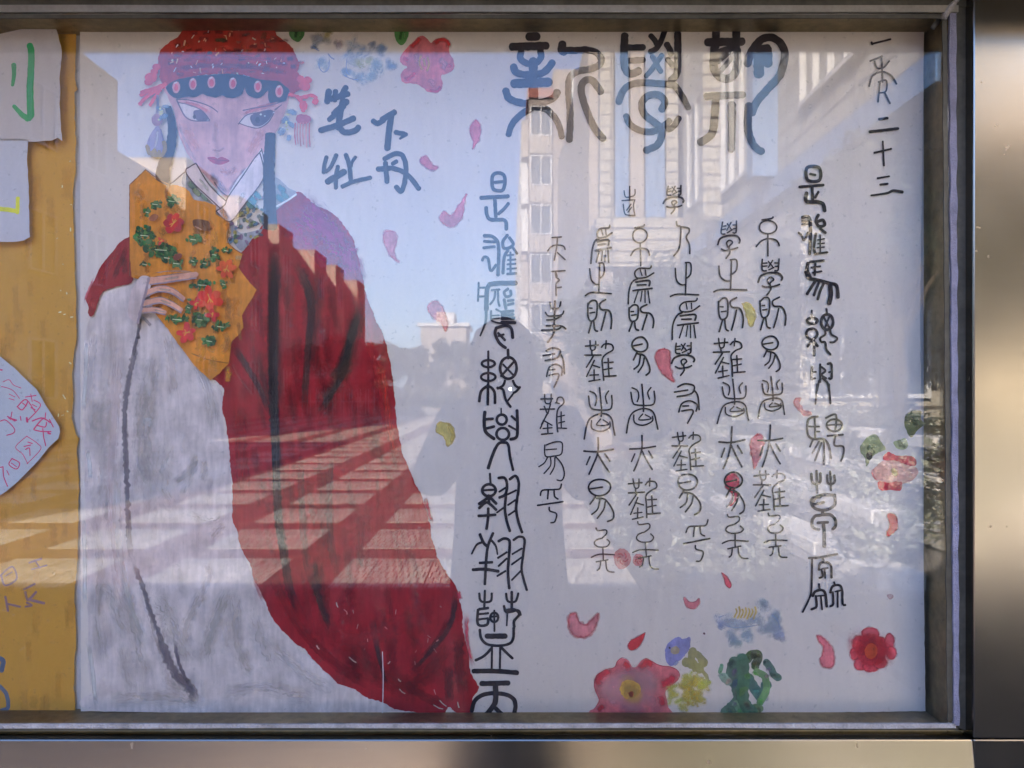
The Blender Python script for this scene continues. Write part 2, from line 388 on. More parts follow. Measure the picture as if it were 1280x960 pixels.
def steel_material(k=1.0):
    m = bpy.data.materials.new('brushed_steel'); N = NT(m)
    tc = N.n('ShaderNodeTexCoord')
    mp = N.n('ShaderNodeMapping', {0: (tc, 3), 3: (2., 2., 90.)})
    n1 = N.n('ShaderNodeTexNoise', {'Vector': mp, 'Scale': 6., 'Detail': 3})
    n2 = N.n('ShaderNodeTexNoise', {'Vector': (tc, 3), 'Scale': 7., 'Detail': 5})
    n3 = N.n('ShaderNodeTexNoise', {'Vector': (tc, 3), 'Scale': 60., 'Detail': 2})
    sp = N.rng(n3, .74, .80, 0, .7)
    r = N.math('ADD', N.rng(n2, .3, .7, (.16), .22), N.math('MULTIPLY', sp, .3))
    c = N.mix(N.rng(n1, .3, .7, 0, 1), tuple(k*q for q in (.27, .24, .20)), tuple(k*q for q in (.285, .255, .213)))
    c2 = N.mix(sp, c, (.25, .2, .15))
    nl = N.n('ShaderNodeTexNoise', {'Vector': (tc, 3), 'Scale': 3.2, 'Detail': 1})
    b1 = N.n('ShaderNodeBump', {'Height': nl, 'Strength': .12, 'Distance': .012})
    b = N.n('ShaderNodeBump', {'Height': n1, 'Strength': .012, 'Distance': .001, 'Normal': b1})
    N.done(N.n('ShaderNodeBsdfPrincipled', {'Base Color': (c2, 2), 'Metallic': 1., 'Roughness': r, 'Normal': b})); return m
steel = steel_material(.66); steel2 = steel_material(.78)
def glass_material():
    m = bpy.data.materials.new('window_pane_glass'); N = NT(m)
    fr = N.n('ShaderNodeFresnel', {'IOR': GLASS_IOR})
    tc = N.n('ShaderNodeTexCoord')
    n1 = N.n('ShaderNodeTexNoise', {'Vector': (tc, 3), 'Scale': 2.5, 'Detail': 1}); b = N.n('ShaderNodeBump', {'Height': n1, 'Strength': .02, 'Distance': .002})
    gl = N.n('ShaderNodeBsdfGlossy', {'Color': (1, 1, 1, 1), 'Roughness': 0.0}); tr = N.n('ShaderNodeBsdfTransparent', {'Color': (.93, .93, .93, 1)})
    gm = N.n('ShaderNodeMixShader', {0: fr, 1: tr, 2: gl})
    mp = N.n('ShaderNodeMapping', {0: (tc, 3), 3: (3., 3., .8), 2: (0., .5, 0.)}); n1 = N.n('ShaderNodeTexNoise', {'Vector': mp, 'Scale': 3., 'Detail': 7, 'Roughness': .7}); n2 = N.n('ShaderNodeTexNoise', {'Vector': (tc, 3), 'Scale': 130., 'Detail': 2})
    dust = N.math('ADD', N.rng(n1, .5, .8, .0, .05), N.math('MULTIPLY', N.rng(n2, .68, .74, 0, 1), .12), clamp=True)
    N.done(N.n('ShaderNodeMixShader', {0: dust, 1: gm, 2: N.n('ShaderNodeBsdfDiffuse', {'Color': (.5, .47, .42, 1)})})); return m
GLASS_IOR = 1.36
case = empty('display_case', (0, 0, 0), label='brushed steel outdoor display case with one large glass pane', category='display case')
dark = mat('dark_channel', (.06, .055, .042), .55, var=.35, scale=14, spec=.4, metal=.3)
inner = mat('inner_case_metal', (.30, .235, .12), .45, var=.35, scale=9, metal=.6)
seal = mat('white_sealant', (.21, .20, .26), .6, var=.2, scale=60, bump=.5)
seal2 = mat('old_sealant', (.28, .26, .25), .6, var=.3, scale=40, bump=.5)
alu = mat('aluminium_bead', (.34, .31, .27), .35, var=.15, scale=20, metal=.7)
XL = -7.6
gx1 = P(1187, 0, 0)[0]; gz0 = P(0, 911, 0)[2]; gz1 = P(0, 17, 0)[2]
MB().box(XL, gx1, 0, .005, gz0, gz1).make('glass_pane', glass_material(), case)
# interior: floor, ceiling, side and back
def quadbox(x0, x1, z0, z1, y0, y1, name, m_, **kw):
    return MB().box(x0, x1, y0, y1, z0, z1).make(name, m_, case, **kw)
quadbox(gx1+.001, gx1+.03, gz0-.02, gz1+.02, .006, .10, 'side_lining', inner)
quadbox(XL, gx1, gz1+.001, gz1+.02, .006, .099, 'top_lining', inner)
quadbox(XL, gx1, gz0-.02, gz0-.001, .006, .099, 'bottom_lining', inner)
quadbox(XL, gx1+.03, gz0-.05, gz1+.05, .0995, .14, 'back_panel', inner)
# metal channel round the pane, leaning very slightly as in the photo
def strip(pts, y0, y1, name, m_, wob=0.0, n=60, **kw):
    """strip between two picture edges a->b and c->d (points), extruded from y0 to y1"""
    (a, b), (c, d) = pts; v = []; f = []
    for i in range(n+1):
        t = i/n
        j1 = wob*(noise.noise(Vector((t*23, len(name), 1)))); j2 = wob*(noise.noise(Vector((t*31, 7, len(name)))))
        for (p, q, j) in ((a, b, j1), (c, d, j2)):
            x = p[0]+(q[0]-p[0])*t; y = p[1]+(q[1]-p[1])*t
            if abs(b[0]-a[0]) > abs(b[1]-a[1]): y += j
            else: x += j
            for yy in (y0, y1):
                k = CAMD/F; v.append(((x-636)*k, yy, EYE-(y-486)*k))
    for i in range(n):
        o_ = 4*i
        for q in ((0, 1), (1, 3), (3, 2), (2, 0)): f.append((o_+q[0], o_+q[1], o_+4+q[1], o_+4+q[0]))
    f.append((0, 2, 3, 1)); f.append((4*n, 4*n+1, 4*n+3, 4*n+2))
    return obj(name, v, f, m_, case, **kw)
def XP(px): return (px-636)*CAMD/F
def ZP(py): return EYE-(py-486)*CAMD/F
xl = 636+XL*F/CAMD
strip((((1184, 12), (1190, 905)), ((1192.5, 12), (1196.5, 905))), -.006, -.0005, 'sealant', seal, 1.6, 90)
strip((((1177, 20), (1183, 900)), ((1182.5, 20), (1190.5, 900))), -.003, -.0006, 'gasket', dark, 1.2)
strip((((xl, 10), (1194, 10)), ((xl, 18.5), (1194, 18.5))), -.009, -.0007, 'bead', alu, .8, 120)
strip((((xl, 19), (1180, 19)), ((xl, 24), (1180, 24))), -.003, -.0008, 'gasket', dark, .6, 80)
strip((((xl, 906), (1192, 903)), ((xl, 911), (1192, 908)),), -.006, -.0009, 'sealant', seal2, 1.3, 160)
strip((((xl, 911.3), (1196, 908.3)), ((xl, 917), (1206, 912))), -.002, .004, 'channel', dark, .3, 80)
strip((((1193.5, 5), (1197, 912)), ((1206, 5), (1207, 912))), -.002, .0045, 'channel', dark, .3, 80)
strip((((xl, 0), (1206, 0)), ((xl, 9.7), (1206, 9.7))), -.004, .0048, 'channel', dark, .3, 80)
# steel frame members, bevelled
xr = XP(1206); zb = ZP(915.5)
MB().box(xr, xr+.16, -.022, .12, zb+.0, gz1+.12).make('right_stile', steel2, case, bevel=.0022)
MB().prism([(-.022, zb-.0008), (.12, zb-.0008), (.12, zb-.20), (-.058, zb-.20)], 'x', XL, xr-.0008).make('bottom_rail', steel, case, bevel=.0022)
MB().box(xr, xr+.16, -.022, .12, zb-.20, zb-.0008).make('corner_plate', steel2, case, bevel=.0022)
MB().box(XL, xr-.0008, -.022, .12, ZP(1.5), gz1+.12).make('top_rail', steel, case, bevel=.0022)
MB().box(XL-.16, XL-.001, -.022, .12, zb-.20, gz1+.12).make('left_stile', steel, case, bevel=.0022)
MB().box(XL-.1, 5.2, .01, .11, -.02, zb-.201).make('plinth', steel, case, bevel=.004)
MB().box(xr+.161, 5.2, -.01, .11, zb-.2, gz1+.12).make('side_panel', steel, case, bevel=.004)
# roof canopy: soffit edge 0.3 m in front of the glass, ridge over the back
soff = mat('canopy_soffit', (.12, .085, .06), .7, var=.2, scale=2)
ze = EYE+(486-65)/F*(CAMD+.30)
MB().prism([(-.30, ze), (-.30, ze+.10), (.25, 2.805), (.70, ze+.10), (.70, ze)], 'x', XL-.4, 5.5).make('roof', soff, case)
MB().box(XL-.02, 5.2, .141, .18, -.02, ze-.001).make('rear_board', soff, case)
# small clip in the top corner
c = MB(); a = P(1176, 22, .02); b = P(1166, 35, .02); c.tube([a, b], .0035, 10); c.make('clip', mat('clear_plastic', (.25, .26, .24), .3), case, smooth=True)
a = P(1174, 17, -.008); b = P(1196, 10, -.008)
MB().tube([P(1179, 24, -.004), P(1184, 14, -.006), P(1193, 4, -.006), P(1197, 0, -.006)], [.004, .0055, .004, .003], 8).make('sealant', seal2, case, smooth=True)
# ================================================================== the photographer, mirrored in the glass
def skin_mesh(name, verts, edges, radii, root, m_, parent, sub=2, **kw):
    me = bpy.data.meshes.new(name); me.from_pydata(verts, edges, []); me.materials.append(m_)
    o = link(name, me, parent, **kw)
    sk_ = o.modifiers.new('skin', 'SKIN'); sk_.use_smooth_shade = True
    for i, r in enumerate(radii):
        me.skin_vertices[0].data[i].radius = (r, r) if isinstance(r, (int, float)) else r
        me.skin_vertices[0].data[i].use_root = (i == root)
    s_ = o.modifiers.new('sub', 'SUBSURF'); s_.levels = sub; s_.render_levels = sub
    return o
cloth = mat('navy_jacket_cloth', (.10, .11, .14), .85, var=.2, scale=6, bump=.3)
trous = mat('dark_trouser_cloth', (.025, .025, .03), .85, var=.2, scale=6)
skinm = mat('skin', (.45, .28, .20), .5, var=.05)
hairm = mat('black_hair', (.012, .010, .010), .45, var=.3, scale=30)
per = empty('person', (0, -1.55, 0), label='photographer in a dark jacket holding up a phone, mirrored in the pane', category='person')
hx = -.02
# body (continuous: legs, trunk, neck, arms), z up, facing +y
bv = [(0, -.02, .93), (0, -.02, 1.08), (0, -.03, 1.22), (0, -.03, 1.35), (hx, -.01, 1.44), (hx, .02, 1.50),
      (-.185, -.02, 1.375), (.185, -.02, 1.375), (-.262, .05, 1.18), (.262, .05, 1.165), (-.10, .25, 1.38), (.10, .25, 1.375), (-.065, .285, 1.43), (.065, .285, 1.43),
      (-.10, -.01, .86), (.10, -.01, .86), (-.11, .01, .48), (.11, .01, .48), (-.12, -.02, .09), (.12, -.02, .09), (-.13, .13, .045), (.13, .13, .045)]
be = [(0, 1), (1, 2), (2, 3), (3, 4), (4, 5), (3, 6), (3, 7), (6, 8), (7, 9), (8, 10), (9, 11), (10, 12), (11, 13), (0, 14), (0, 15), (14, 16), (15, 17), (16, 18), (17, 19), (18, 20), (19, 21)]
br_ = [(.17, .12), (.155, .11), (.175, .12), (.165, .11), (.06, .055), (.05, .05), .085, .085, .066, .066, .048, .048, .034, .034, .095, .095, .065, .065, .045, .045, .04, .04]
body = skin_mesh('body', bv, be, br_, 0, cloth, per)
cv = MB(); 
prof = [(.17, 1.30), (.175, 1.1), (.185, .95), (.20, .78), (.205, .66)]
for z_ in prof:
    for q in range(20): cv.v.append((math.cos(q*math.pi/10)*z_[0], math.sin(q*math.pi/10)*z_[0]*.72-.02, z_[1]))
for a_ in range(len(prof)-1):
    for q in range(20): cv.f.append((a_*20+q, a_*20+(q+1) % 20, a_*20+20+(q+1) % 20, a_*20+20+q))
cv.make('coat', cloth, per, smooth=True)
# head with nose, chin, ears on one surface
hb = bmesh.new(); bmesh.ops.create_icosphere(hb, subdivisions=4, radius=1)
for v_ in hb.verts:
    x, y, z = v_.co; n0 = v_.co.copy()
    sx = .076*(1-.22*max(0, -z)); sy = .095; sz = .118
    co = Vector((x*sx, y*sy, z*sz))
    if y > .3:
        nose = math.exp(-((x/.16)**2+((z+.12)/.22)**2)); co.y += .020*nose
        for ex in (-.36, .36): co.y -= .010*math.exp(-(((x-ex)/.17)**2+((z-.06)/.13)**2))
        co.y += .006*math.exp(-((x/.3)**2+((z+.46)/.07)**2))-.004*math.exp(-((x/.3)**2+((z+.55)/.04)**2))
        co.y += .008*math.exp(-((x/.3)**2+((z+.85)/.18)**2))
    if abs(x) > .8: co.x += math.copysign(.014*math.exp(-(((y+.05)/.18)**2+((z+.05)/.28)**2)), x)
    v_.co = co
hm = bpy.data.meshes.new('head'); hb.to_mesh(hm); hb.free(); hm.materials.append(skinm)
for p_ in hm.polygons: p_.use_smooth = True
head = link('head', hm, per); head.location = (hx, .05, 1.595)
for ex in (-.03, .03):
    eb = bmesh.new(); bmesh.ops.create_uvsphere(eb, u_segments=12, v_segments=8, radius=.0115); em = bpy.data.meshes.new('eye'); eb.to_mesh(em); eb.free(); em.materials.append(mat('eye_dark', (.02, .015, .01), .1))
    eo = link('eye', em, head); eo.location = (ex, .078, .007)
hb = bmesh.new(); bmesh.ops.create_icosphere(hb, subdivisions=4, radius=1)
for v_ in list(hb.verts):
    x, y, z = v_.co; k = 1+.05*noise.noise(v_.co*4); v_.co = Vector((x*.108*k, y*.115*k-.016, z*.124*k+.010))
bmesh.ops.delete(hb, geom=[f_ for f_ in hb.faces if (lambda c: (c.y > .045 and c.z < .075) or c.z < -.07)(f_.calc_center_median())], context='FACES')
hm = bpy.data.meshes.new('hair'); hb.to_mesh(hm); hb.free(); hm.materials.append(hairm)
for p_ in hm.polygons: p_.use_smooth = True
link('hair', hm, head)
# hands round the phone
for s_ in (-1, 1):
    hv = [(s_*.062, .30, 1.445), (s_*.075, .315, 1.475)]; he = [(0, 1)]; hr = [.024, .026]
    for q, (dz, ln) in enumerate(((.045, .9), (.028, 1.), (.010, .95), (-.008, .8))):
        b0 = len(hv); hv += [(s_*.088, .325, 1.468+dz), (s_*.090, .342, 1.472+dz), (s_*(.090-.022*ln), .350, 1.474+dz)]
        he += [(1, b0), (b0, b0+1), (b0+1, b0+2)]; hr += [.0095, .0085, .0075]
    b0 = len(hv); hv += [(s_*.062, .318, 1.478), (s_*.045, .322, 1.495)]; he += [(0, b0), (b0, b0+1)]; hr += [.011, .008]
    skin_mesh('hand', hv, he, hr, 0, skinm, per, 2)
ph = empty('phone', (0, -1.212, EYE-.003), label='dark phone held level in both hands by the photographer', category='phone')
MB().box(-.072, .072, -.005, .004, -.036, .036).make('case', mat('phone_black', (.02, .02, .022), .3), ph, bevel=.003)
MB().box(-.066, .066, -.0065, -.0052, -.032, .032).make('screen', mat('phone_screen', (.02, .02, .03), .1), ph)

lm = bpy.data.materials.new('phone_led'); LN = NT(lm); LN.done(LN.n('ShaderNodeEmission', {'Color': (1, .98, .95, 1), 'Strength': 9.}))
MB().tube([(.004, .0042, .002), (.004, .0050, .002)], .0055, 12).make('flash_led', lm, ph)
# ================================================================== poster, painted sheet by sheet
def pc(r, g, b):
    l = s2l((r, g, b)); return tuple(min(.85, v*k) for v, k in zip(l, (2.5, 2.28, 1.9)))
PM = {}
def paint_mat(c, kind, alpha=1.0):
    key = (tuple(c), kind, alpha)
    if key in PM: return PM[key]
    m = bpy.data.materials.new({'ink': 'brush_ink', 'body': 'poster_paint', 'wash': 'thin_wash', 'streak': 'brush_streaks'}[kind]); N = NT(m); PM[key] = m
    base = pc(*c)
    tc = N.n('ShaderNodeTexCoord')
    n1 = N.n('ShaderNodeTexNoise', {'Vector': (tc, 3), 'Scale': 28., 'Detail': 6, 'Roughness': .65})
    mp = N.n('ShaderNodeMapping', {0: (tc, 3), 3: (1., 1., .16)})
    n2 = N.n('ShaderNodeTexNoise', {'Vector': mp, 'Scale': 160., 'Detail': 3})
    v = .10 if kind == 'ink' else .22
    k = N.math('MULTIPLY', N.rng(n1, .3, .7, 1-v, 1+v), N.rng(n2, .3, .7, 1-v*.6, 1+v*.6))
    col = N.n('ShaderNodeVectorMath', {0: base, 3: k}, operation='SCALE')
    bmp = N.n('ShaderNodeBump', {'Height': n2, 'Strength': .12, 'Distance': .001})
    d = N.n('ShaderNodeBsdfPrincipled', {'Base Color': col, 'Roughness': .75 if kind != 'ink' else .6, 'Specular IOR Level': .25, 'Normal': bmp})
    if kind in ('wash', 'streak'):
        uv = N.n('ShaderNodeUVMap'); s = N.n('ShaderNodeSeparateXYZ', {0: uv})
        e = .30 if kind == 'streak' else .42
        ev = N.math('MINIMUM', (s, 1), N.math('SUBTRACT', 1.0, (s, 1))); eu = N.math('MINIMUM', (s, 0), N.math('SUBTRACT', 1.0, (s, 0)))
        nn = N.n('ShaderNodeTexNoise', {'Vector': N.n('ShaderNodeCombineXYZ', {0: N.math('MULTIPLY', (s, 0), 5.), 1: N.math('MULTIPLY', (s, 1), 9.), 2: (N.n('ShaderNodeObjectInfo'), 5)}), 'Scale': 1.4, 'Detail': 5})
        a = N.n('ShaderNodeMapRange', {0: N.math('ADD', ev, N.math('MULTIPLY', N.math('SUBTRACT', nn, .5), .35)), 1: .02, 2: e, 3: 0., 4: 1.}, interpolation_type='SMOOTHSTEP')
        b = N.n('ShaderNodeMapRange', {0: N.math('ADD', eu, N.math('MULTIPLY', N.math('SUBTRACT', nn, .5), .12)), 1: .0, 2: .24, 3: 0., 4: 1.}, interpolation_type='SMOOTHSTEP')
        q = N.math('MULTIPLY', a, b)
        q = N.math('MULTIPLY', q, N.rng(nn, .3, .7, .65, 1.1)); q = N.math('MULTIPLY', q, alpha, clamp=True)
        d = N.n('ShaderNodeMixShader', {0: q, 1: N.n('ShaderNodeBsdfTransparent'), 2: d})
    elif alpha < 1:
        al = N.math('MULTIPLY', N.rng(n1, .3, .7, .7, 1.15), alpha, clamp=True)
        d = N.n('ShaderNodeMixShader', {0: al, 1: N.n('ShaderNodeBsdfTransparent'), 2: d})
    N.done(d); return m

def crom(pts, closed=False, step=1.3):
    n = len(pts)
    if n < 3 and not closed:
        (x0, y0), (x1, y1) = pts[0], pts[-1]; k = max(4, int(math.hypot(x1-x0, y1-y0)/step))
        return [(x0+(x1-x0)*i/k, y0+(y1-y0)*i/k) for i in range(k+1)]
    out = []
    for i in range(n if closed else n-1):
        g = lambda j: pts[j % n] if closed else pts[max(0, min(n-1, j))]
        p0, p1, p2, p3 = g(i-1), g(i), g(i+1), g(i+2)
        k = max(2, int(math.hypot(p2[0]-p1[0], p2[1]-p1[1])/step))
        for j in range(k):
            t = j/k; t2 = t*t; t3 = t2*t
            out.append(tuple(.5*((2*b)+(-a+c)*t+(2*a-5*b+4*c-d)*t2+(-a+3*b-3*c+d)*t3) for a, b, c, d in zip(p0, p1, p2, p3)))
    if not closed: out.append(tuple(pts[-1]))
    return out
def lin(pts, closed=True, step=2.0):
    out = []; n = len(pts)
    for i in range(n if closed else n-1):
        a, b = pts[i], pts[(i+1) % n]; k = max(1, int(math.hypot(b[0]-a[0], b[1]-a[1])/step))
        out += [(a[0]+(b[0]-a[0])*j/k, a[1]+(b[1]-a[1])*j/k) for j in range(k)]
    return out
STEPY = .00001
RUN = [PD-.0005]
class Sheet:
    """collects flat strokes and shapes that lie on the poster, a hair above each other"""
    def __init__(s, base): s.v = []; s.f = []; s.uv = []; s.auto = base is None; s.base = RUN[0] if base is None else base; s.k = 0; s.mi = []; s.mats = []
    def m(s, material):
        if material not in s.mats: s.mats.append(material)
        return s.mats.index(material)
    def ribbon(s, pts, w, material, closed=False, smooth=True, jit=.06, w2=None, tip=.5, ell=False):
        c = crom(pts, closed) if smooth else lin(pts, closed, 1.5)
        if closed: c = c+[c[0], c[1]]
        n = len(c); sd_ = R.random()*100; mi = s.m(material); b = len(s.v); y0 = s.base-s.k*STEPY; s.k += 1
        L = [0]
        for i in range(1, n): L.append(L[-1]+math.hypot(c[i][0]-c[i-1][0], c[i][1]-c[i-1][1]))
        T = L[-1] or 1
        # extra samples for round tips
        idx = list(range(n)); rows = []
        for i in idx:
            d = (c[min(i+1, n-1)][0]-c[max(i-1, 0)][0], c[min(i+1, n-1)][1]-c[max(i-1, 0)][1]); q = math.hypot(*d) or 1; d = (d[0]/q, d[1]/q)
            ww = w+(w2-w)*L[i]/T if w2 is not None else w
            if ell: ww *= math.sqrt(max(.02, 1-(2*L[i]/T-1)**2))
            rows.append((c[i], d, ww, L[i]/T))
        if not closed and tip > 0:
            def capr(row, sg):
                (p, d, ww, t) = row; r_ = []
                for a in (.98, .8, .55, .3):
                    r_.append(((p[0]+sg*d[0]*ww*tip*a, p[1]+sg*d[1]*ww*tip*a), d, ww*math.sqrt(1-a*a), t))
                return r_
            rows = capr(rows[0], -1)+rows+capr(rows[-1], 1)[::-1]
        for i, (p, d, ww, t) in enumerate(rows):
            j1 = 1+jit*2*noise.noise(Vector((sd_+i*.23, 0, 0))); j2 = 1+jit*2*noise.noise(Vector((sd_+i*.31, 9, 0)))
            yy = y0-i*2e-8
            for sgn, j, vv in ((-1, j1, 0.), (1, j2, 1.)):
                s.v.append(P(p[0]-d[1]*ww*.5*sgn*j, p[1]+d[0]*ww*.5*sgn*j, yy)); s.uv.append((t if not closed else .5, vv))
        for i in range(len(rows)-1):
            s.f.append((b+2*i, b+2*i+1, b+2*i+3, b+2*i+2)); s.mi.append(mi)
    def poly(s, pts, material, smooth=True, jit=.5, step=2.0):
        c = crom(pts, True, step) if smooth else lin(pts, True, step)
        sd_ = R.random()*100; nz = lambda x, y, q: 1.5*noise.noise(Vector((x*.06, y*.06, q)))+.9*noise.noise(Vector((x*.33, y*.33, q+3)))
        c = [(x+jit*nz(x, y, sd_), y+jit*nz(x, y, sd_+7)) for x, y in c]
        tr = tessellate_polygon([[Vector((x, y, 0)) for x, y in c]]); mi = s.m(material); b = len(s.v); y0 = s.base-s.k*STEPY; s.k += 1
        xs = [p[0] for p in c]; ys = [p[1] for p in c]; 
        for x, y in c: s.v.append(P(x, y, y0)); s.uv.append((.5, .5))
        for t in tr:
            a, bb, cc = (Vector(s.v[b+i]) for i in t)
            s.f.append(tuple(b+i for i in (t if (bb-a).cross(cc-a).y < 0 else t[::-1]))); s.mi.append(mi)
    def blob(s, cx, cy, rx, ry, material, jit=1.0, rot=0.0, n=14):
        s.poly([(cx+rx*math.cos(a)*math.cos(rot)-ry*math.sin(a)*math.sin(rot), cy+rx*math.cos(a)*math.sin(rot)+ry*math.sin(a)*math.cos(rot)) for a in (6.2832*i/n for i in range(n))], material, jit=jit)
    def dab(s, cx, cy, rx, ry, material, rot=0.0):
        """a soft edged dab: one wide short brush mark"""
        dx, dy = math.cos(rot)*rx, math.sin(rot)*rx
        s.ribbon([(cx-dx, cy-dy), (cx+dx*.1, cy+dy*.1), (cx+dx, cy+dy)], ry*2, material, tip=.0, jit=.1, ell=True)
    def make(s, name, parent, **kw):
        if s.auto: RUN[0] = s.base-(s.k+1)*STEPY
        o = obj(name, s.v, s.f, None, parent, **kw); me = o.data
        for m_ in s.mats: me.materials.append(m_)
        me.polygons.foreach_set('material_index', s.mi)
        ul = me.uv_layers.new(name='UVMap')
        for l in me.loops: ul.data[l.index].uv = s.uv[l.vertex_index]
        return o

def paper_mat(name, c, bumpy=.25):
    m = bpy.data.materials.new(name); N = NT(m)
    tc = N.n('ShaderNodeTexCoord'); n1 = N.n('ShaderNodeTexNoise', {'Vector': (tc, 3), 'Scale': 5., 'Detail': 4}); n2 = N.n('ShaderNodeTexNoise', {'Vector': (tc, 3), 'Scale': 220., 'Detail': 3})
    k = N.math('MULTIPLY', N.rng(n1, .3, .7, .955, 1.03), N.rng(n2, .3, .7, .98, 1.02))
    mp = N.n('ShaderNodeMapping', {0: (tc, 3), 3: (1.6, 1., .6)})
    w_ = N.n('ShaderNodeTexNoise', {'Vector': mp, 'Scale': 7., 'Detail': 3})
    b = N.n('ShaderNodeBump', {'Height': w_, 'Strength': bumpy, 'Distance': .02})
    b2 = N.n('ShaderNodeBump', {'Height': n2, 'Strength': .08, 'Distance': .0006, 'Normal': b})
    N.done(N.n('ShaderNodeBsdfPrincipled', {'Base Color': N.n('ShaderNodeVectorMath', {0: c, 3: k}, operation='SCALE'), 'Roughness': .8, 'Specular IOR Level': .2, 'Normal': b2})); return m
def sheet_obj(name, outline, y, m_, thick=.0004, jit=.0, **kw):
    c = lin(outline, True, 6); c = [(x+jit*2*noise.noise(Vector((x*.11, y_*.11, 3))), y_+jit*2*noise.noise(Vector((x*.11, y_*.11, 8)))) for x, y_ in c]
    tr = tessellate_polygon([[Vector((a, b_, 0)) for a, b_ in c]]); n = len(c)
    v = [P(a, b_, y) for a, b_ in c]+[P(a, b_, y+thick) for a, b_ in c]; f = []
    for t in tr:
        a, bb, cc = (Vector(v[i]) for i in t)
        t = tuple(t) if (bb-a).cross(cc-a).y < 0 else tuple(t)[::-1]
        f.append(t); f.append(tuple(i+n for i in t)[::-1])
    for i in range(n): f.append((i, (i+1) % n, n+(i+1) % n, n+i))
    return obj(name, v, f, m_, **kw)

ppaper = paper_mat('white_poster_paper', (.84, .76, .68), .5)
poster = sheet_obj('poster', [(100, 36), (1155, 37), (1150, 400), (1157, 889), (640, 895), (101, 889)], PD, ppaper, jit=.35,
    label='large hand painted poster of an opera figure with seal script and flowers behind the glass', category='poster')
ybase = sheet_obj('yellow_sheet', [(-420, 34), (95, 34), (94, 100), (97, 112), (93, 116), (95, 210), (91, 240), (93, 300), (96, 420), (92, 445), (90, 470), (92, 500), (89, 520), (95, 543), (99, 548), (96, 560), (99, 600), (97, 700), (93, 740), (95, 800), (92, 860), (95, 892), (-420, 892)], PD+.008, paper_mat('yellow_painted_paper', pc(146, 113, 50), .3), jit=.8,
    label='ochre yellow painted backing sheet left of the white poster', category='paper sheet')
under = sheet_obj('backing_sheet', [(-420, 34), (1157, 34), (1158, 893), (-420, 893)], PD+.013, paper_mat('grey_white_paper', (.60, .57, .55), .2), label='pale backing paper showing in the torn gap between the yellow sheet and poster', category='paper sheet')

B0 = PD-.0004
def INK(c=(30, 26, 32)): return paint_mat(c, 'ink')
def BODY(*c, a=1.0): return paint_mat(c, 'body', a)
def WASH(*c, a=.8): return paint_mat(c, 'wash', a)
def STR(*c, a=.8): return paint_mat(c, 'streak', a)

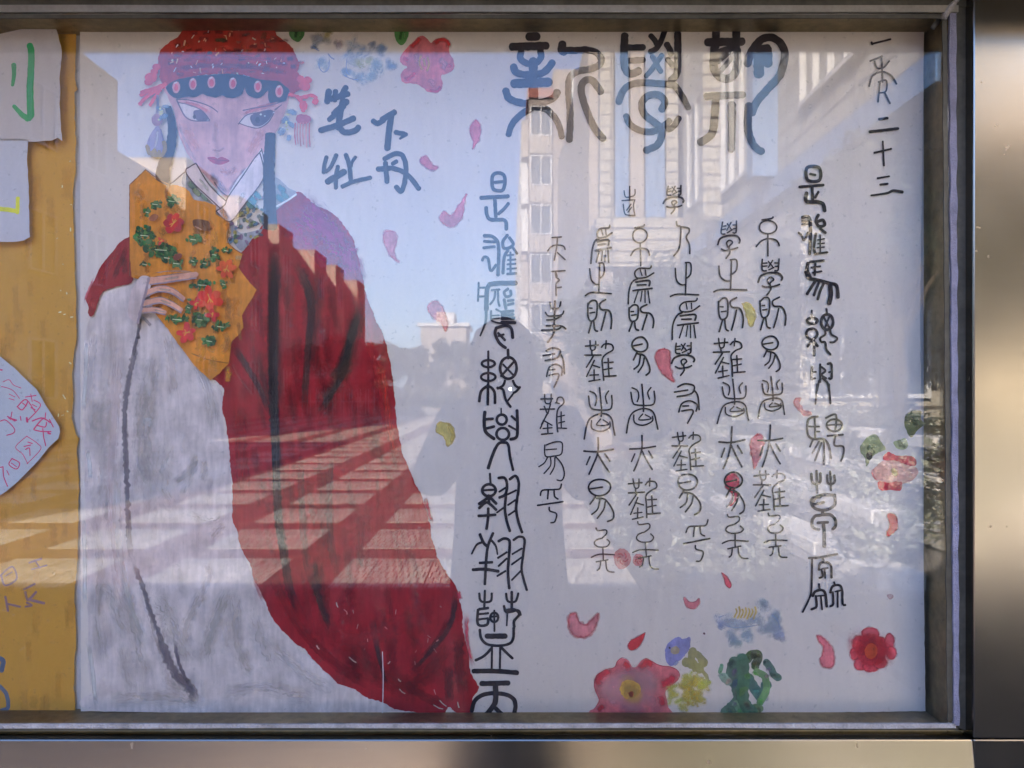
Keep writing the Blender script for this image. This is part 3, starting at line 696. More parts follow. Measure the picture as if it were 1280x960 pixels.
# ---------------------------------------------------------------- the white robe
s = Sheet(None)
s.poly([(128, 372), (143, 360), (165, 350), (190, 343), (186, 380), (186, 392), (205, 395), (232, 430), (262, 476), (278, 492), (280, 530), (288, 570), (289, 610), (296, 660), (312, 710), (345, 780), (392, 826), (446, 864), (500, 889), (130, 888), (118, 860), (111, 840), (109, 700), (105, 560), (104, 440), (112, 398)], BODY(150, 148, 157), jit=1.0)
for pts, w_, c, a in [
    ([(140, 380), (132, 480), (128, 600), (118, 680)], 22, (118, 116, 128), .55), ([(118, 400), (112, 480), (116, 560)], 14, (160, 158, 168), .7),
    ([(150, 400), (142, 520), (140, 620), (150, 720), (170, 800)], 18, (168, 150, 158), .8), ([(146, 560), (148, 680), (165, 760), (190, 830)], 13, (172, 165, 172), .7),
    ([(128, 500), (120, 520), (118, 545)], 22, (112, 112, 124), .6), ([(196, 430), (188, 470), (184, 520), (188, 600)], 26, (112, 110, 120), .7), ([(178, 470), (176, 540), (180, 620)], 22, (105, 104, 116), .65),
    ([(210, 540), (205, 580), (210, 620), (225, 640)], 26, (118, 120, 134), .6), ([(170, 560), (185, 600), (180, 650)], 24, (112, 114, 128), .55),
    ([(246, 565), (236, 590), (214, 607)], 12, (92, 92, 104), .9), ([(252, 572), (256, 590), (250, 603)], 11, (96, 96, 108), .8), ([(245, 575), (238, 600), (225, 625)], 10, (110, 110, 122), .6),
    ([(281, 652), (272, 664), (262, 674)], 12, (108, 106, 116), .6), ([(186, 520), (184, 535)], 12, (170, 168, 176), .9), ([(184, 522), (182, 550)], 9, (158, 156, 166), .7),
    ([(220, 400), (240, 440), (262, 490), (268, 540)], 16, (160, 158, 166), .8), ([(205, 410), (214, 450), (220, 500)], 16, (156, 154, 162), .7),
    ([(120, 730), (135, 740), (145, 765), (160, 800)], 17, (112, 110, 120), .65), ([(150, 735), (160, 765), (172, 800), (180, 850)], 20, (110, 108, 118), .65), ([(188, 740), (208, 770), (222, 800), (240, 835)], 26, (112, 110, 121), .7),
    ([(255, 735), (238, 770), (232, 790), (238, 810)], 14, (106, 104, 115), .8), ([(286, 732), (275, 760), (262, 800), (256, 835)], 18, (102, 101, 112), .85), ([(290, 735), (294, 770), (296, 800), (306, 835)], 20, (108, 106, 117), .7),
    ([(300, 815), (310, 836), (316, 842)], 16, (112, 108, 118), .6), ([(152, 800), (158, 840), (168, 870)], 15, (114, 110, 121), .55), ([(182, 730), (192, 790), (215, 835), (240, 870)], 10, (158, 155, 163), .6),
    ([(230, 640), (260, 650), (285, 640)], 12, (160, 158, 166), .5), ([(115, 640), (125, 700), (122, 760), (128, 840)], 16, (124, 122, 132), .6), ([(130, 876), (200, 872), (260, 880)], 18, (118, 116, 128), .6),
    ([(330, 800), (370, 835), (420, 866)], 16, (158, 158, 166), .6), ([(312, 760), (325, 800), (345, 840)], 22, (150, 150, 158), .55), ([(270, 870), (330, 860), (400, 876)], 20, (140, 140, 150), .6),
    ([(254, 700), (262, 720), (250, 745)], 10, (150, 148, 157), .7), ([(278, 770), (282, 790), (284, 815)], 9, (158, 155, 163), .8), ([(205, 850), (232, 862), (250, 885)], 18, (122, 116, 124), .6)]:
    s.ribbon(pts, w_*1.35, WASH(*[int(v_*.4+150*.6) if v_ < 140 else v_ for v_ in c], a=a*.62), jit=.12)
for _ in range(46):
    x = R.uniform(115, 270); y = R.uniform(430, 860); L_ = R.uniform(25, 80); sl_ = R.uniform(-.05, .30) if y > 700 else R.uniform(-.1, .08)
    g = R.choice([(122, 120, 131), (160, 158, 166), (134, 130, 141), (152, 146, 154)])
    if x > 150+.0*y and y < 560 and x > 185+(y-400)*.6: continue
    s.ribbon([(x, y), (x+L_*sl_*.5, y+L_*.5), (x+L_*sl_, min(y+L_, 884))], R.uniform(6, 15), WASH(*g, a=.18), jit=.2)
s.ribbon([(172, 400), (170, 430), (163, 465), (157, 500), (156, 540), (158, 580), (160, 640), (163, 690), (172, 712)], 9, STR(84, 82, 94, a=.85), jit=.35)
s.ribbon([(175, 393), (173, 415), (165, 450)], 6, STR(72, 70, 82, a=.9), jit=.2)
s.ribbon([(164, 700), (178, 732), (188, 765), (198, 790), (206, 812)], 8, STR(86, 84, 94, a=.85), jit=.4)
s.ribbon([(196, 790), (208, 820), (222, 845), (238, 860), (245, 880)], 16, STR(88, 84, 95, a=.85), jit=.3)
s.ribbon([(218, 800), (224, 830), (238, 858)], 6, STR(80, 76, 88, a=.9), jit=.3)
s.ribbon([(177, 396), (184, 402), (189, 408)], 5, STR(110, 108, 120, a=.9)); s.dab(173, 422, 3, 2, STR(45, 45, 50, a=1))
for i, (x0, y0, x1, y1) in enumerate(((108, 420, 104, 520), (109, 560, 113, 600), (110, 800, 120, 884), (104, 640, 106, 760))): s.ribbon([(x0, y0), ((x0+x1)/2+1, (y0+y1)/2), (x1, y1)], 7, STR(166, 164, 174, a=.8))
s.make('painted_white_robe', poster)

# ---------------------------------------------------------------- the red robe
s = Sheet(None)
red = BODY(110, 22, 30); redd = (76, 14, 22); redl = (128, 32, 42)
s.poly([(345, 262), (370, 239), (394, 255), (415, 267), (432, 284), (443, 303), (450, 330), (457, 362), (467, 395), (476, 412), (487, 447), (492, 477), (495, 510), (501, 557), (515, 594), (527, 622), (536, 650), (545, 690), (558, 716), (568, 728), (573, 742), (577, 760), (579, 787), (585, 815), (589, 838), (598, 860), (590, 872), (588, 893), (572, 893), (560, 884), (554, 893), (530, 892), (500, 888), (481, 880), (462, 873), (446, 864), (427, 856), (408, 841), (393, 826), (378, 810), (350, 786), (336, 762), (323, 735), (311, 705), (303, 688), (294, 658), (290, 634), (290, 601), (287, 577), (285, 540), (279, 515), (278, 500), (280, 488), (272, 478), (262, 470), (250, 440), (290, 340), (303, 312), (327, 284)], red, jit=1.4)
for i in range(150):
    y = R.uniform(300, 850); t = (y-300)/590; xl_ = 300+max(0, y-640)*.55*(y > 640); xr_ = 452+(y-300)*.22
    x = R.uniform(xl_+8, xr_-12); L_ = R.uniform(30, 90); dx = L_*R.uniform(.0, .28)
    c = R.choice([redd, redl, (94, 18, 26), (118, 26, 36), (100, 32, 34)])
    if y+L_ > 860 or x+dx > xr_+L_*.15: continue
    s.ribbon([(x, y), (x+dx*.4, y+L_*.5), (x+dx, y+L_)], R.uniform(8, 20), WASH(*c, a=R.uniform(.15, .4)), jit=.2)
for pts, w_, w2, c, a in [
    ([(340, 284), (342, 340), (341, 420), (341, 500), (345, 560), (348, 640), (355, 690), (362, 735), (375, 765), (388, 790)], 18, 13, (28, 26, 30), 1),
    ([(342, 290), (342, 400), (344, 520), (347, 640), (356, 700), (366, 745)], 15, 11, (26, 25, 29), 1),
    ([(360, 318), (372, 334), (385, 360), (390, 385), (387, 420), (383, 465), (380, 520)], 16, 10, (58, 36, 36), .9),
    ([(380, 350), (388, 390), (386, 440)], 9, 7, (44, 32, 34), .9), ([(450, 375), (446, 400), (437, 430), (430, 465), (414, 493), (396, 520)], 13, 8, (46, 40, 38), .95),
    ([(440, 400), (432, 450), (412, 498)], 14, 6, (60, 42, 36), .7), ([(290, 428), (300, 445), (312, 464), (325, 486), (338, 520)], 12, 9, (62, 36, 40), .9), ([(288, 450), (298, 470), (318, 496)], 5, 4, (150, 60, 62), .5),
    ([(375, 560), (377, 620), (382, 690), (392, 740)], 13, 13, (86, 40, 42), .6), ([(414, 560), (412, 620), (414, 680), (420, 715)], 12, 12, (72, 36, 38), .7),
    ([(388, 715), (398, 745), (408, 775), (414, 786)], 15, 8, (54, 40, 38), .9), ([(392, 700), (400, 740)], 9, 9, (40, 32, 32), .8),
    ([(468, 795), (474, 822), (480, 845), (483, 858)], 7, 6, (30, 24, 28), .95), ([(464, 770), (470, 800), (477, 835)], 14, 8, (70, 34, 40), .6),
    ([(569, 736), (567, 765), (558, 790), (540, 812), (522, 832), (510, 842)], 10, 6, (50, 22, 26), .95), ([(566, 770), (545, 805), (525, 825)], 16, 10, (76, 20, 26), .6),
    ([(574, 790), (574, 830), (580, 870)], 18, 18, (86, 14, 22), .7), ([(560, 830), (562, 870), (560, 880)], 18, 14, (70, 14, 20), .7), ([(500, 850), (530, 870), (556, 880)], 16, 16, (96, 22, 28), .6),
    ([(336, 700), (352, 745), (380, 790), (420, 830), (470, 862)], 16, 18, (112, 20, 28), .6), ([(400, 790), (450, 800), (520, 770)], 30, 30, (134, 34, 44), .4), ([(420, 300), (438, 340), (452, 400), (470, 460), (482, 520)], 16, 10, (142, 34, 40), .5),
    ([(366, 250), (400, 280), (432, 315), (448, 360)], 50, 34, (118, 18, 82), .8), ([(350, 275), (385, 300), (420, 340)], 34, 26, (124, 20, 70), .6), ([(470, 440), (480, 480), (488, 540), (500, 590)], 12, 14, (150, 40, 34), .55), ([(412, 460), (424, 470), (440, 456)], 16, 16, (110, 66, 40), .4),  # purple shoulder strokes carry the sky's reflection into the paint
    ([(583, 765), (584, 800), (592, 835)], 8, 6, (150, 34, 60), .7), ([(572, 738), (576, 750)], 7, 7, (160, 40, 64), .7), ([(316, 720), (330, 752)], 8, 8, (150, 36, 46), .5), ([(530, 620), (536, 640), (540, 655)], 9, 6, (112, 14, 44), .9),
    ([(310, 330), (322, 400), (326, 470)], 24, 24, (128, 32, 42), .5), ([(300, 500), (302, 560), (306, 620)], 22, 22, (120, 18, 22), .6)]:
    s.ribbon(pts, w_, STR(*c, a=a), jit=.15, w2=w2)
for _ in range(26):   # flecks of bare paper
    x = R.uniform(395, 560); y = R.uniform(750, 880)
    if y > 790+(x-395)*.55: continue
    s.ribbon([(x, y), (x+R.uniform(-2, 4), y+R.uniform(1, 6))], R.uniform(.5, 1.2), BODY(170, 120, 125, a=.7), jit=.3)
for pts, w_, c, a in [([(386, 330), (394, 370), (392, 420), (386, 480)], 26, (62, 26, 30), .55), ([(452, 370), (444, 410), (430, 460), (408, 500), (390, 530)], 30, (50, 34, 32), .6), ([(448, 385), (436, 430), (416, 480)], 15, (38, 34, 34), .7), ([(318, 440), (330, 480), (334, 510)], 16, (70, 24, 30), .5), ([(394, 690), (402, 740), (412, 790)], 22, (64, 26, 30), .5), ([(560, 800), (530, 845), (500, 862)], 34, (78, 12, 20), .5), ([(430, 800), (470, 840), (540, 870)], 40, (92, 22, 26), .45), ([(400, 560), (404, 640), (408, 700)], 22, (74, 26, 30), .45), ([(345, 300), (343, 420), (344, 520)], 24, (40, 26, 30), .5)]: s.ribbon(pts, w_, WASH(*c, a=a), jit=.12)
for x0, y0, x1, y1 in ((395, 806, 400, 812), (435, 820, 447, 829), (540, 880, 556, 887), (548, 874, 560, 884), (572, 876, 574, 886), (420, 752, 423, 760), (484, 830, 488, 826), (497, 848, 502, 852), (498, 860, 508, 868)):
    s.ribbon([(x0, y0), ((x0+x1)/2, (y0+y1)/2+1), (x1, y1)], 2.0, STR(190, 150, 150, a=.8), jit=.3)
s.ribbon([(478, 815), (479, 850), (478, 894)], 1.1, BODY(196, 190, 200), jit=.2)
s.make('painted_red_robe', poster)
s = Sheet(None)
s.poly([(160, 297), (150, 303), (143, 312), (127, 332), (118, 350), (108, 368), (106, 374), (110, 384), (110, 392), (114, 396), (119, 390), (124, 374), (130, 364), (145, 358), (166, 350), (166, 300)], BODY(104, 24, 32), jit=.8)
for pts in ([(150, 310), (135, 335), (122, 360)], [(160, 305), (150, 330), (140, 352)], [(118, 372), (114, 385)], [(156, 320), (156, 345)]): s.ribbon(pts, 9, STR(*R.choice([(90, 22, 30), (138, 44, 48)]), a=.6), jit=.2)
s.ribbon([(118, 346), (109, 366), (105, 380)], 4, WASH(170, 80, 96, a=.7))
s.make('painted_sleeve', poster)

# ---------------------------------------------------------------- face, collar, hair, hat
s = Sheet(None)
sk1 = BODY(150, 120, 130)
s.poly([(208, 108), (210, 122), (218, 140), (223, 165), (233, 190), (246, 207), (264, 228), (284, 247), (300, 228), (315, 208), (330, 190), (345, 165), (356, 142), (361, 118), (345, 108), (260, 98)], sk1, jit=.5)
for pts, w_, c, a in [([(222, 148), (230, 174), (246, 204)], 6, (150, 140, 156), .5), ([(262, 216), (276, 232), (284, 243)], 11, (100, 92, 112), .55), ([(310, 208), (296, 228), (286, 243)], 10, (96, 92, 114), .7), ([(240, 214), (256, 228), (275, 243)], 6, (176, 170, 176), .6),
    ([(270, 150), (270, 165), (266, 180)], 9, (150, 114, 118), .3), ([(263, 185), (272, 189), (282, 184)], 4, (138, 104, 110), .4), ([(226, 128), (245, 132), (264, 142)], 8, (172, 96, 108), .7), ([(300, 145), (325, 135), (350, 128)], 9, (170, 98, 110), .7),
    ([(232, 155), (240, 175), (250, 190)], 16, (164, 118, 122), .5), ([(330, 160), (318, 180), (308, 195)], 16, (164, 116, 120), .5), ([(272, 210), (285, 216), (298, 208)], 12, (150, 112, 118), .5)]:
    s.ribbon(pts, w_, WASH(*c, a=a))
line = INK((64, 56, 74))
s.poly([(224, 130), (232, 130), (250, 137), (262, 150), (246, 151), (232, 145)], BODY(152, 146, 158), jit=.2); s.poly([(299, 153), (310, 142), (330, 140), (343, 139), (336, 152), (322, 160), (308, 157)], BODY(152, 146, 158), jit=.2)
s.poly([(242, 139), (252, 138), (261, 149), (246, 150)], BODY(78, 68, 88), jit=.2); s.poly([(313, 145), (326, 139), (341, 138), (336, 150), (325, 158), (316, 156)], BODY(72, 64, 82), jit=.2)
s.dab(243, 146, 2, 3, BODY(54, 48, 60)); s.dab(322, 150, 3, 4, BODY(52, 46, 58)); s.dab(326, 143, 1.5, 1.2, BODY(168, 164, 172)); s.dab(331, 145, 1.2, 1, BODY(168, 164, 172))
for pts, w_, w2 in [([(221, 125), (226, 136), (232, 146), (242, 151), (262, 151)], 1.8, 1.2), ([(222, 128), (236, 131), (252, 138), (262, 150)], 1.2, 1.4), ([(221, 124), (236, 125), (252, 129), (264, 134), (272, 140)], 1.6, 1.3), ([(230, 129), (240, 133)], 1, 1),
    ([(298, 155), (308, 144), (322, 141), (343, 139)], 1.4, 1.4), ([(299, 154), (310, 158), (323, 160), (335, 153), (342, 142)], 1.1, 1.6), ([(304, 138), (318, 135), (336, 132), (352, 127)], 1.6, 1.2), ([(344, 137), (352, 131)], 2, 1)]:
    s.ribbon(pts, w_, line, w2=w2, jit=.1)
s.poly([(259, 197), (268, 196), (272, 198), (277, 196), (287, 201), (280, 205), (273, 206), (265, 203)], BODY(126, 44, 66), jit=.2); s.ribbon([(260, 197.6), (272, 200), (286, 201)], .8, INK((80, 26, 48)))
s.make('painted_face', poster)

s = Sheet(None)   # blue and green flowered garment under the collar
s.poly([(231, 214), (238, 222), (246, 234), (262, 246), (272, 257), (282, 268), (286, 280), (290, 300), (303, 314), (314, 300), (328, 284), (332, 230), (345, 222), (360, 235), (370, 242), (345, 264), (344, 286), (328, 286), (300, 290), (282, 262), (262, 254), (240, 250), (228, 232)], BODY(112, 118, 132, a=.85), jit=.8)
for i in range(70):
    x = R.uniform(286, 330); y = R.uniform(245, 304)
    if y < 300-(x-286)*.9+10 and x < 300 and y < 268: continue
    if y > 345-(x-286)*1.2: continue
    c = R.choice([(60, 84, 92), (84, 66, 96), (58, 80, 52), (70, 96, 120), (120, 116, 66), (100, 82, 112), (52, 60, 70)]); s.dab(x, y, R.uniform(2, 6), R.uniform(2, 4.5), STR(*c, a=.85), rot=R.uniform(0, 3))
for x, y, c in [(240, 232, (80, 100, 92)), (246, 240, (96, 108, 84)), (256, 246, (88, 112, 104)), (264, 250, (104, 104, 98)), (352, 236, (56, 96, 116)), (350, 248, (64, 104, 122)), (356, 244, (70, 108, 120)), (316, 250, (60, 104, 122)), (322, 244, (62, 108, 126)), (312, 256, (70, 112, 120))]: s.dab(x, y, 8, 5, STR(*c, a=.9), rot=.8)
s.ribbon([(346, 258), (360, 250), (370, 243)], 2.4, BODY(176, 174, 182))
s.make('painted_garment', poster)
s = Sheet(None)
colr = BODY(158, 152, 164)
s.poly([(232, 213), (238, 209), (245, 204), (258, 226), (270, 240), (283, 253), (275, 262), (262, 250), (246, 234)], colr, jit=.2)
s.poly([(316, 201), (322, 192), (328, 186), (331, 206), (330, 222), (312, 246), (287, 277), (270, 264), (274, 258), (281, 253), (286, 242), (298, 222)], colr, jit=.2)
s.ribbon([(306, 240), (296, 256)], 8, WASH(168, 162, 170, a=.7)); s.ribbon([(248, 222), (262, 240)], 5, WASH(172, 160, 160, a=.7))
for pts in ([(245, 204), (258, 226), (270, 240), (282, 251)], [(245, 204), (238, 208), (232, 214), (242, 229), (262, 248), (276, 261)], [(327, 188), (318, 198), (306, 216), (292, 236), (284, 248), (281, 256), (270, 264)], [(270, 264), (287, 277), (304, 258), (324, 232), (331, 216), (330, 200), (327, 186)], [(210, 231), (217, 227), (225, 220), (231, 215)], [(268, 228), (276, 239), (284, 245)]): s.ribbon(pts, 1.5, INK((56, 48, 58)), jit=.15)
s.make('painted_collar', poster)

s = Sheet(None)
hair_ = INK((34, 30, 38))
s.ribbon([(338, 168), (337, 190), (336, 215), (337, 245), (338, 284)], 13, hair_, w2=17, tip=.2)
s.ribbon([(210, 134), (214, 150), (215, 172), (209, 196), (204, 212), (203, 231)], 8, hair_, w2=19, tip=.2)
s.ribbon([(325, 192), (328, 202), (330, 212)], 1.5, hair_)
s.make('painted_hair', poster)

s = Sheet(None)
hatm = BODY(122, 34, 26)
s.poly([(228, 36), (343, 36), (346, 44), (357, 52), (367, 61), (370, 72), (374, 82), (372, 90), (380, 98), (386, 102), (384, 113), (374, 113), (367, 118), (358, 112), (350, 104), (328, 100), (300, 93), (270, 92), (248, 94), (227, 99), (212, 108), (203, 103), (198, 96), (199, 84), (198, 74), (201, 62), (206, 57), (214, 50), (223, 46)], hatm, smooth=False, jit=1.3)
for i in range(90):
    x = R.uniform(205, 370); y = R.uniform(40, 92); c = R.choice([(150, 48, 22), (96, 24, 20), (130, 30, 40), (118, 52, 20), (80, 26, 28), (136, 40, 34)])
    if x < 228-(y-36)*.9+6 or x > 343+(y-36)*.9-6: continue
    s.ribbon([(x, y), (x+R.uniform(6, 16), y+R.uniform(-3, 3))], R.uniform(4, 9), WASH(*c, a=.6), jit=.25)
s.ribbon([(208, 90), (235, 84), (270, 82), (320, 84), (360, 92)], 8, STR(100, 34, 44, a=.7)); s.ribbon([(212, 74), (250, 70), (310, 72), (366, 80)], 7, STR(140, 46, 60, a=.6))
s.dab(276, 50, 9, 3.5, STR(56, 48, 34, a=.95)); s.dab(262, 66, 4, 3, STR(60, 70, 76, a=.8))
for i in range(48):
    x = R.uniform(206, 372); y = R.uniform(38, 92)
    if x < 228-(y-36)*.9+4 or x > 343+(y-36)*.9-4: continue
    s.ribbon([(x, y), (x+R.uniform(-1.5, 3.5), y+R.uniform(-5, 3))], R.uniform(.7, 2.0), BODY(*R.choice([(196, 160, 150), (180, 110, 90), (176, 130, 110), (190, 180, 180)])), jit=.3)
pk = BODY(156, 62, 70)
for x, y, r_ in ((189, 97, 7.5), (193, 90, 5), (186, 103, 5), (196, 84, 5), (381, 107, 7), (376, 99, 5), (384, 100, 5)): s.blob(x, y, r_, r_*.9, pk, jit=.8)
for pts, w_ in [([(206, 106), (196, 110), (184, 114), (177, 118)], 6), ([(198, 112), (188, 118), (180, 124), (175, 130)], 4.5), ([(200, 113), (192, 124), (188, 131)], 4.5), ([(183, 113), (177, 115)], 4), ([(362, 118), (376, 122), (388, 119), (395, 122)], 4.5), ([(372, 121), (378, 130), (379, 138)], 5)]: s.ribbon(pts, w_, pk, jit=.25)
s.blob(394, 127, 4, 4.5, pk); s.blob(379, 132, 5, 6, pk)
s.make('painted_hat', poster)

s = Sheet(None)
s.poly([(208, 109), (216, 102), (227, 98), (248, 95), (270, 93), (300, 93), (325, 99), (346, 101), (352, 104), (361, 112), (359, 120), (356, 126), (345, 127), (337, 128), (335, 120), (335, 113), (326, 121), (318, 122), (309, 117), (306, 109), (303, 117), (294, 122), (284, 122), (278, 119), (270, 122), (258, 119), (252, 117), (244, 121), (232, 121), (221, 123), (213, 119)], INK((34, 34, 44)), jit=.5)
s.make('painted_headband', poster)
for x, y in ((220, 109), (241, 105), (264, 103), (291, 104), (322, 108), (349, 114)):
    s = Sheet(None); s.blob(x, y, 4.8, 7.5, BODY(172, 112, 122), rot=.05, jit=.4); s.blob(x+.3, y+.5, 2.8, 4.6, BODY(156, 62, 80), jit=.4); s.ribbon([(x-2, y-5), (x+1, y-6.4)], 1.2, BODY(196, 180, 186)); s.make('painted_pearl', poster)

s = Sheet(None)    # left pendant
s.ribbon([(197, 120), (197, 132), (196, 144)], 3.2, INK((88, 84, 104))); s.blob(196, 150, 6.5, 7.5, BODY(120, 92, 112), jit=.4); s.ribbon([(190, 147), (196, 141.5), (203, 148), (202, 155)], 1.2, INK((120, 112, 130)))
s.poly([(195, 158), (200, 160), (205, 176), (207, 186), (200, 192), (190, 192), (183, 188), (183, 180), (188, 168)], BODY(112, 104, 130), jit=.4); s.ribbon([(197, 160), (196, 176), (192, 188)], 5, WASH(150, 146, 160, a=.8)); s.ribbon([(201, 162), (205, 180)], 1.6, INK((84, 78, 108)))
for pts in ([(184, 183), (187, 192), (193, 188)], [(193, 188), (199, 196), (206, 188), (205, 178)], [(199, 190), (197, 196), (190, 194)]): s.ribbon(pts, 5, BODY(112, 92, 34), jit=.2)
s.make('painted_pendant', poster)
s = Sheet(None)    # right tassel
s.blob(379, 149, 9.5, 6.5, BODY(120, 66, 84), jit=.9)
for x in (369, 372, 375.5, 379, 383, 387): s.ribbon([(x, 154), (x-.5, 168), (x+.5, 182+R.uniform(-3, 4))], 1.6, BODY(*R.choice([(150, 92, 104), (168, 120, 126), (132, 70, 82)])), jit=.3)
s.make('painted_tassel', poster)
for cx, cy, L_ in ((204, 140, [(200, 136, 7, 4), (207, 133, 6, 4), (206, 145, 5, 7), (201, 148, 3, 7)]), (362, 150, [(365, 140, 9, 6), (357, 150, 6, 9), (352, 164, 6, 9), (363, 155, 9, 5), (361, 172, 4, 7)])):
    s = Sheet(None)
    for x, y, a_, b_ in L_: s.dab(x, y, a_*.9, b_*.8, STR(88, 112, 144, a=.85), rot=R.uniform(0, 1)); s.ribbon([(x-a_*.6, y), (x, y-b_*.5), (x+a_*.6, y+b_*.2)], 1.2, WASH(60, 80, 120, a=.8))
    for q in range(7): s.dab(cx-4+R.uniform(-2, 3), cy+R.uniform(-8, 12), 1.4, 1.2, BODY(168, 164, 130))
    s.make('painted_ear_flower', poster)

# ---------------------------------------------------------------- the fan and the hand
s = Sheet(None)
s.poly([(182, 212), (172, 222), (162, 231), (162, 280), (162, 320), (165, 347), (182, 350), (192, 390), (208, 409), (222, 429), (248, 462), (263, 476), (276, 465), (286, 454), (288, 440), (289, 427), (300, 417), (304, 409), (303, 400), (302, 394), (307, 386), (314, 374), (321, 363), (308, 348), (298, 334), (303, 318), (283, 303), (284, 290), (287, 279), (270, 268), (270, 257), (255, 252), (242, 250), (237, 240), (230, 234), (220, 231), (208, 232), (196, 225)], BODY(152, 100, 34), smooth=False, jit=.7)
for i in range(110):
    x = R.uniform(166, 312); y = R.uniform(225, 462); L_ = R.uniform(10, 30)
    if x > 282 and y < 305 or x < 222+(y-400)*.7 and y > 350 or x > 300 or x > 232 and y < 256: continue
    s.ribbon([(x, y), (x+R.uniform(-8, 8), y+L_*.6), (x+R.uniform(-6, 6), min(y+L_, 455))], R.uniform(5, 12), STR(*R.choice([(168, 116, 40), (134, 90, 40), (150, 112, 62), (120, 84, 40), (160, 104, 26)]), a=.5), jit=.2)
for pts in ([(162, 231), (162, 345)], [(182, 212), (163, 230)], [(182, 212), (198, 224), (212, 231)], [(304, 318), (285, 303), (287, 279)], [(240, 442), (262, 450), (286, 454)]): s.ribbon(pts, 1.1, BODY(110, 74, 40, a=.8), jit=.3)
s.make('painted_fan', poster)
greens = [(30, 72, 38), (26, 56, 32), (46, 88, 44), (62, 88, 54)]
def fleck(s, cx, cy, rx, ry, cols, n):
    for _ in range(n):
        a_ = R.uniform(0, 6.28); q = R.random()**.6; x = cx+math.cos(a_)*rx*q; y = cy+math.sin(a_)*ry*q
        s.dab(x, y, R.uniform(1.5, min(5, rx*.5)), R.uniform(1.2, min(3.6, ry*.45)), BODY(*R.choice(cols)) if R.random() < .5 else STR(*R.choice(cols), a=.95), rot=R.uniform(0, 3))
fb = B0-.0062-.0016-.0045
for cx, cy, rx, ry, n, gg in [(194, 255, 9, 6, 10, 0), (215, 251, 10, 7, 12, 0), (184, 265, 4, 6, 6, 2), (181, 294, 13, 12, 26, 0), (202, 312, 20, 9, 30, 0), (209, 322, 9, 6, 9, 0), (242, 299, 9, 6, 12, 2), (181, 330, 7, 3, 5, 1), (221, 329, 10, 5, 9, 3), (241, 326, 5, 6, 7, 0), (268, 318, 6, 10, 12, 1), (256, 329, 6, 6, 8, 1), (283, 313, 6, 4, 5, 1), (254, 356, 16, 6, 14, 0), (280, 355, 5, 5, 6, 0), (250, 399, 9, 10, 16, 0), (276, 408, 11, 5, 10, 0), (222, 399, 15, 5, 14, 0), (262, 426, 9, 6, 12, 0), (236, 384, 4, 10, 8, 0)]:
    s = Sheet(None); fleck(s, cx, cy, rx, ry, greens[gg:gg+2] if gg else greens, int(n*2.6)); s.ribbon([(cx-rx*.4, cy), (cx+rx*.3, cy+1)], .9, BODY(160, 170, 140)); s.make('painted_leaf', poster)
def petal_flower(cx, cy, rr, cols, base, name='painted_blossom', n=6, yc=(180, 120, 50), rot=0.):
    s = Sheet(None)
    for i in range(n):
        a_ = rot+6.283*i/n+R.uniform(-.2, .2); q = rr*R.uniform(.45, .6); s.blob(cx+math.cos(a_)*q, cy+math.sin(a_)*q, rr*R.uniform(.38, .52), rr*R.uniform(.26, .36), BODY(*R.choice(cols)), rot=a_, jit=.9)
    s.blob(cx, cy, rr*.4, rr*.4, BODY(*cols[0]), jit=.8)
    for i in range(5): a_ = R.uniform(0, 6.28); s.ribbon([(cx, cy), (cx+math.cos(a_)*rr*.35, cy+math.sin(a_)*rr*.35)], .9, BODY(*yc), jit=.3)
    return s.make(name, poster)
rds = [(142, 34, 34), (118, 26, 34), (152, 44, 34), (130, 38, 44)]
petal_flower(217, 279, 15, rds, fb); petal_flower(283, 336, 13, [(172, 70, 38), (158, 60, 40), (170, 84, 50)], fb); petal_flower(262, 373, 17, [(172, 46, 34), (160, 38, 34), (178, 62, 44)], fb, rot=.4); petal_flower(245, 379, 9, [(162, 40, 34), (150, 34, 36)], fb, n=4); petal_flower(266, 394, 9, [(140, 34, 36), (156, 46, 36)], fb, n=4); petal_flower(233, 416, 13, [(176, 50, 50), (164, 44, 46)], fb, n=5, rot=.8); petal_flower(201, 301, 5, [(150, 50, 44)], fb, n=3)
s = Sheet(None); s.poly([(242, 275), (261, 277), (260, 288), (243, 284)], BODY(84, 54, 32), jit=.7); s.dab(222, 321, 6, 4, BODY(92, 50, 42), rot=-.5); s.dab(192, 272, 6, 4, BODY(110, 66, 44), rot=-.4); s.ribbon([(244, 283), (252, 287)], 1.5, BODY(130, 100, 80)); s.dab(298, 322, 5, 5, WASH(130, 120, 90, a=.6)); s.make('painted_patch', poster)
s = Sheet(None)
skh = BODY(166, 122, 112); ol = INK((112, 104, 118))
s.poly([(176, 346), (187, 346), (188, 358), (182, 372), (176, 392), (169, 402), (160, 392), (165, 362)], BODY(150, 142, 150), jit=.6)
for pts, w_ in [([(188, 351), (205, 349), (225, 346), (245, 343)], 9), ([(184, 366), (198, 361), (214, 363), (229, 373)], 7.5), ([(182, 379), (200, 375), (214, 380), (226, 387)], 7.5), ([(180, 388), (192, 387), (206, 390)], 6.5)]:
    s.ribbon(pts, w_, skh, w2=w_*.7, jit=.08); up = [(x, y-w_*.5) for x, y in pts]; dn = [(x, y+w_*.5) for x, y in pts]; s.ribbon(dn, 1.8, ol, jit=.3); s.ribbon(up, 1.3, STR(120, 110, 122, a=.8), jit=.3)
    s.ribbon([pts[1], pts[2]], w_*.4, WASH(188, 150, 142, a=.7))
s.ribbon([(186, 348), (182, 366), (176, 388), (172, 404)], 3.2, ol, jit=.3); s.ribbon([(190, 342), (210, 339), (240, 339)], 1.6, STR(120, 112, 124, a=.9))
s.make('painted_hand', poster)

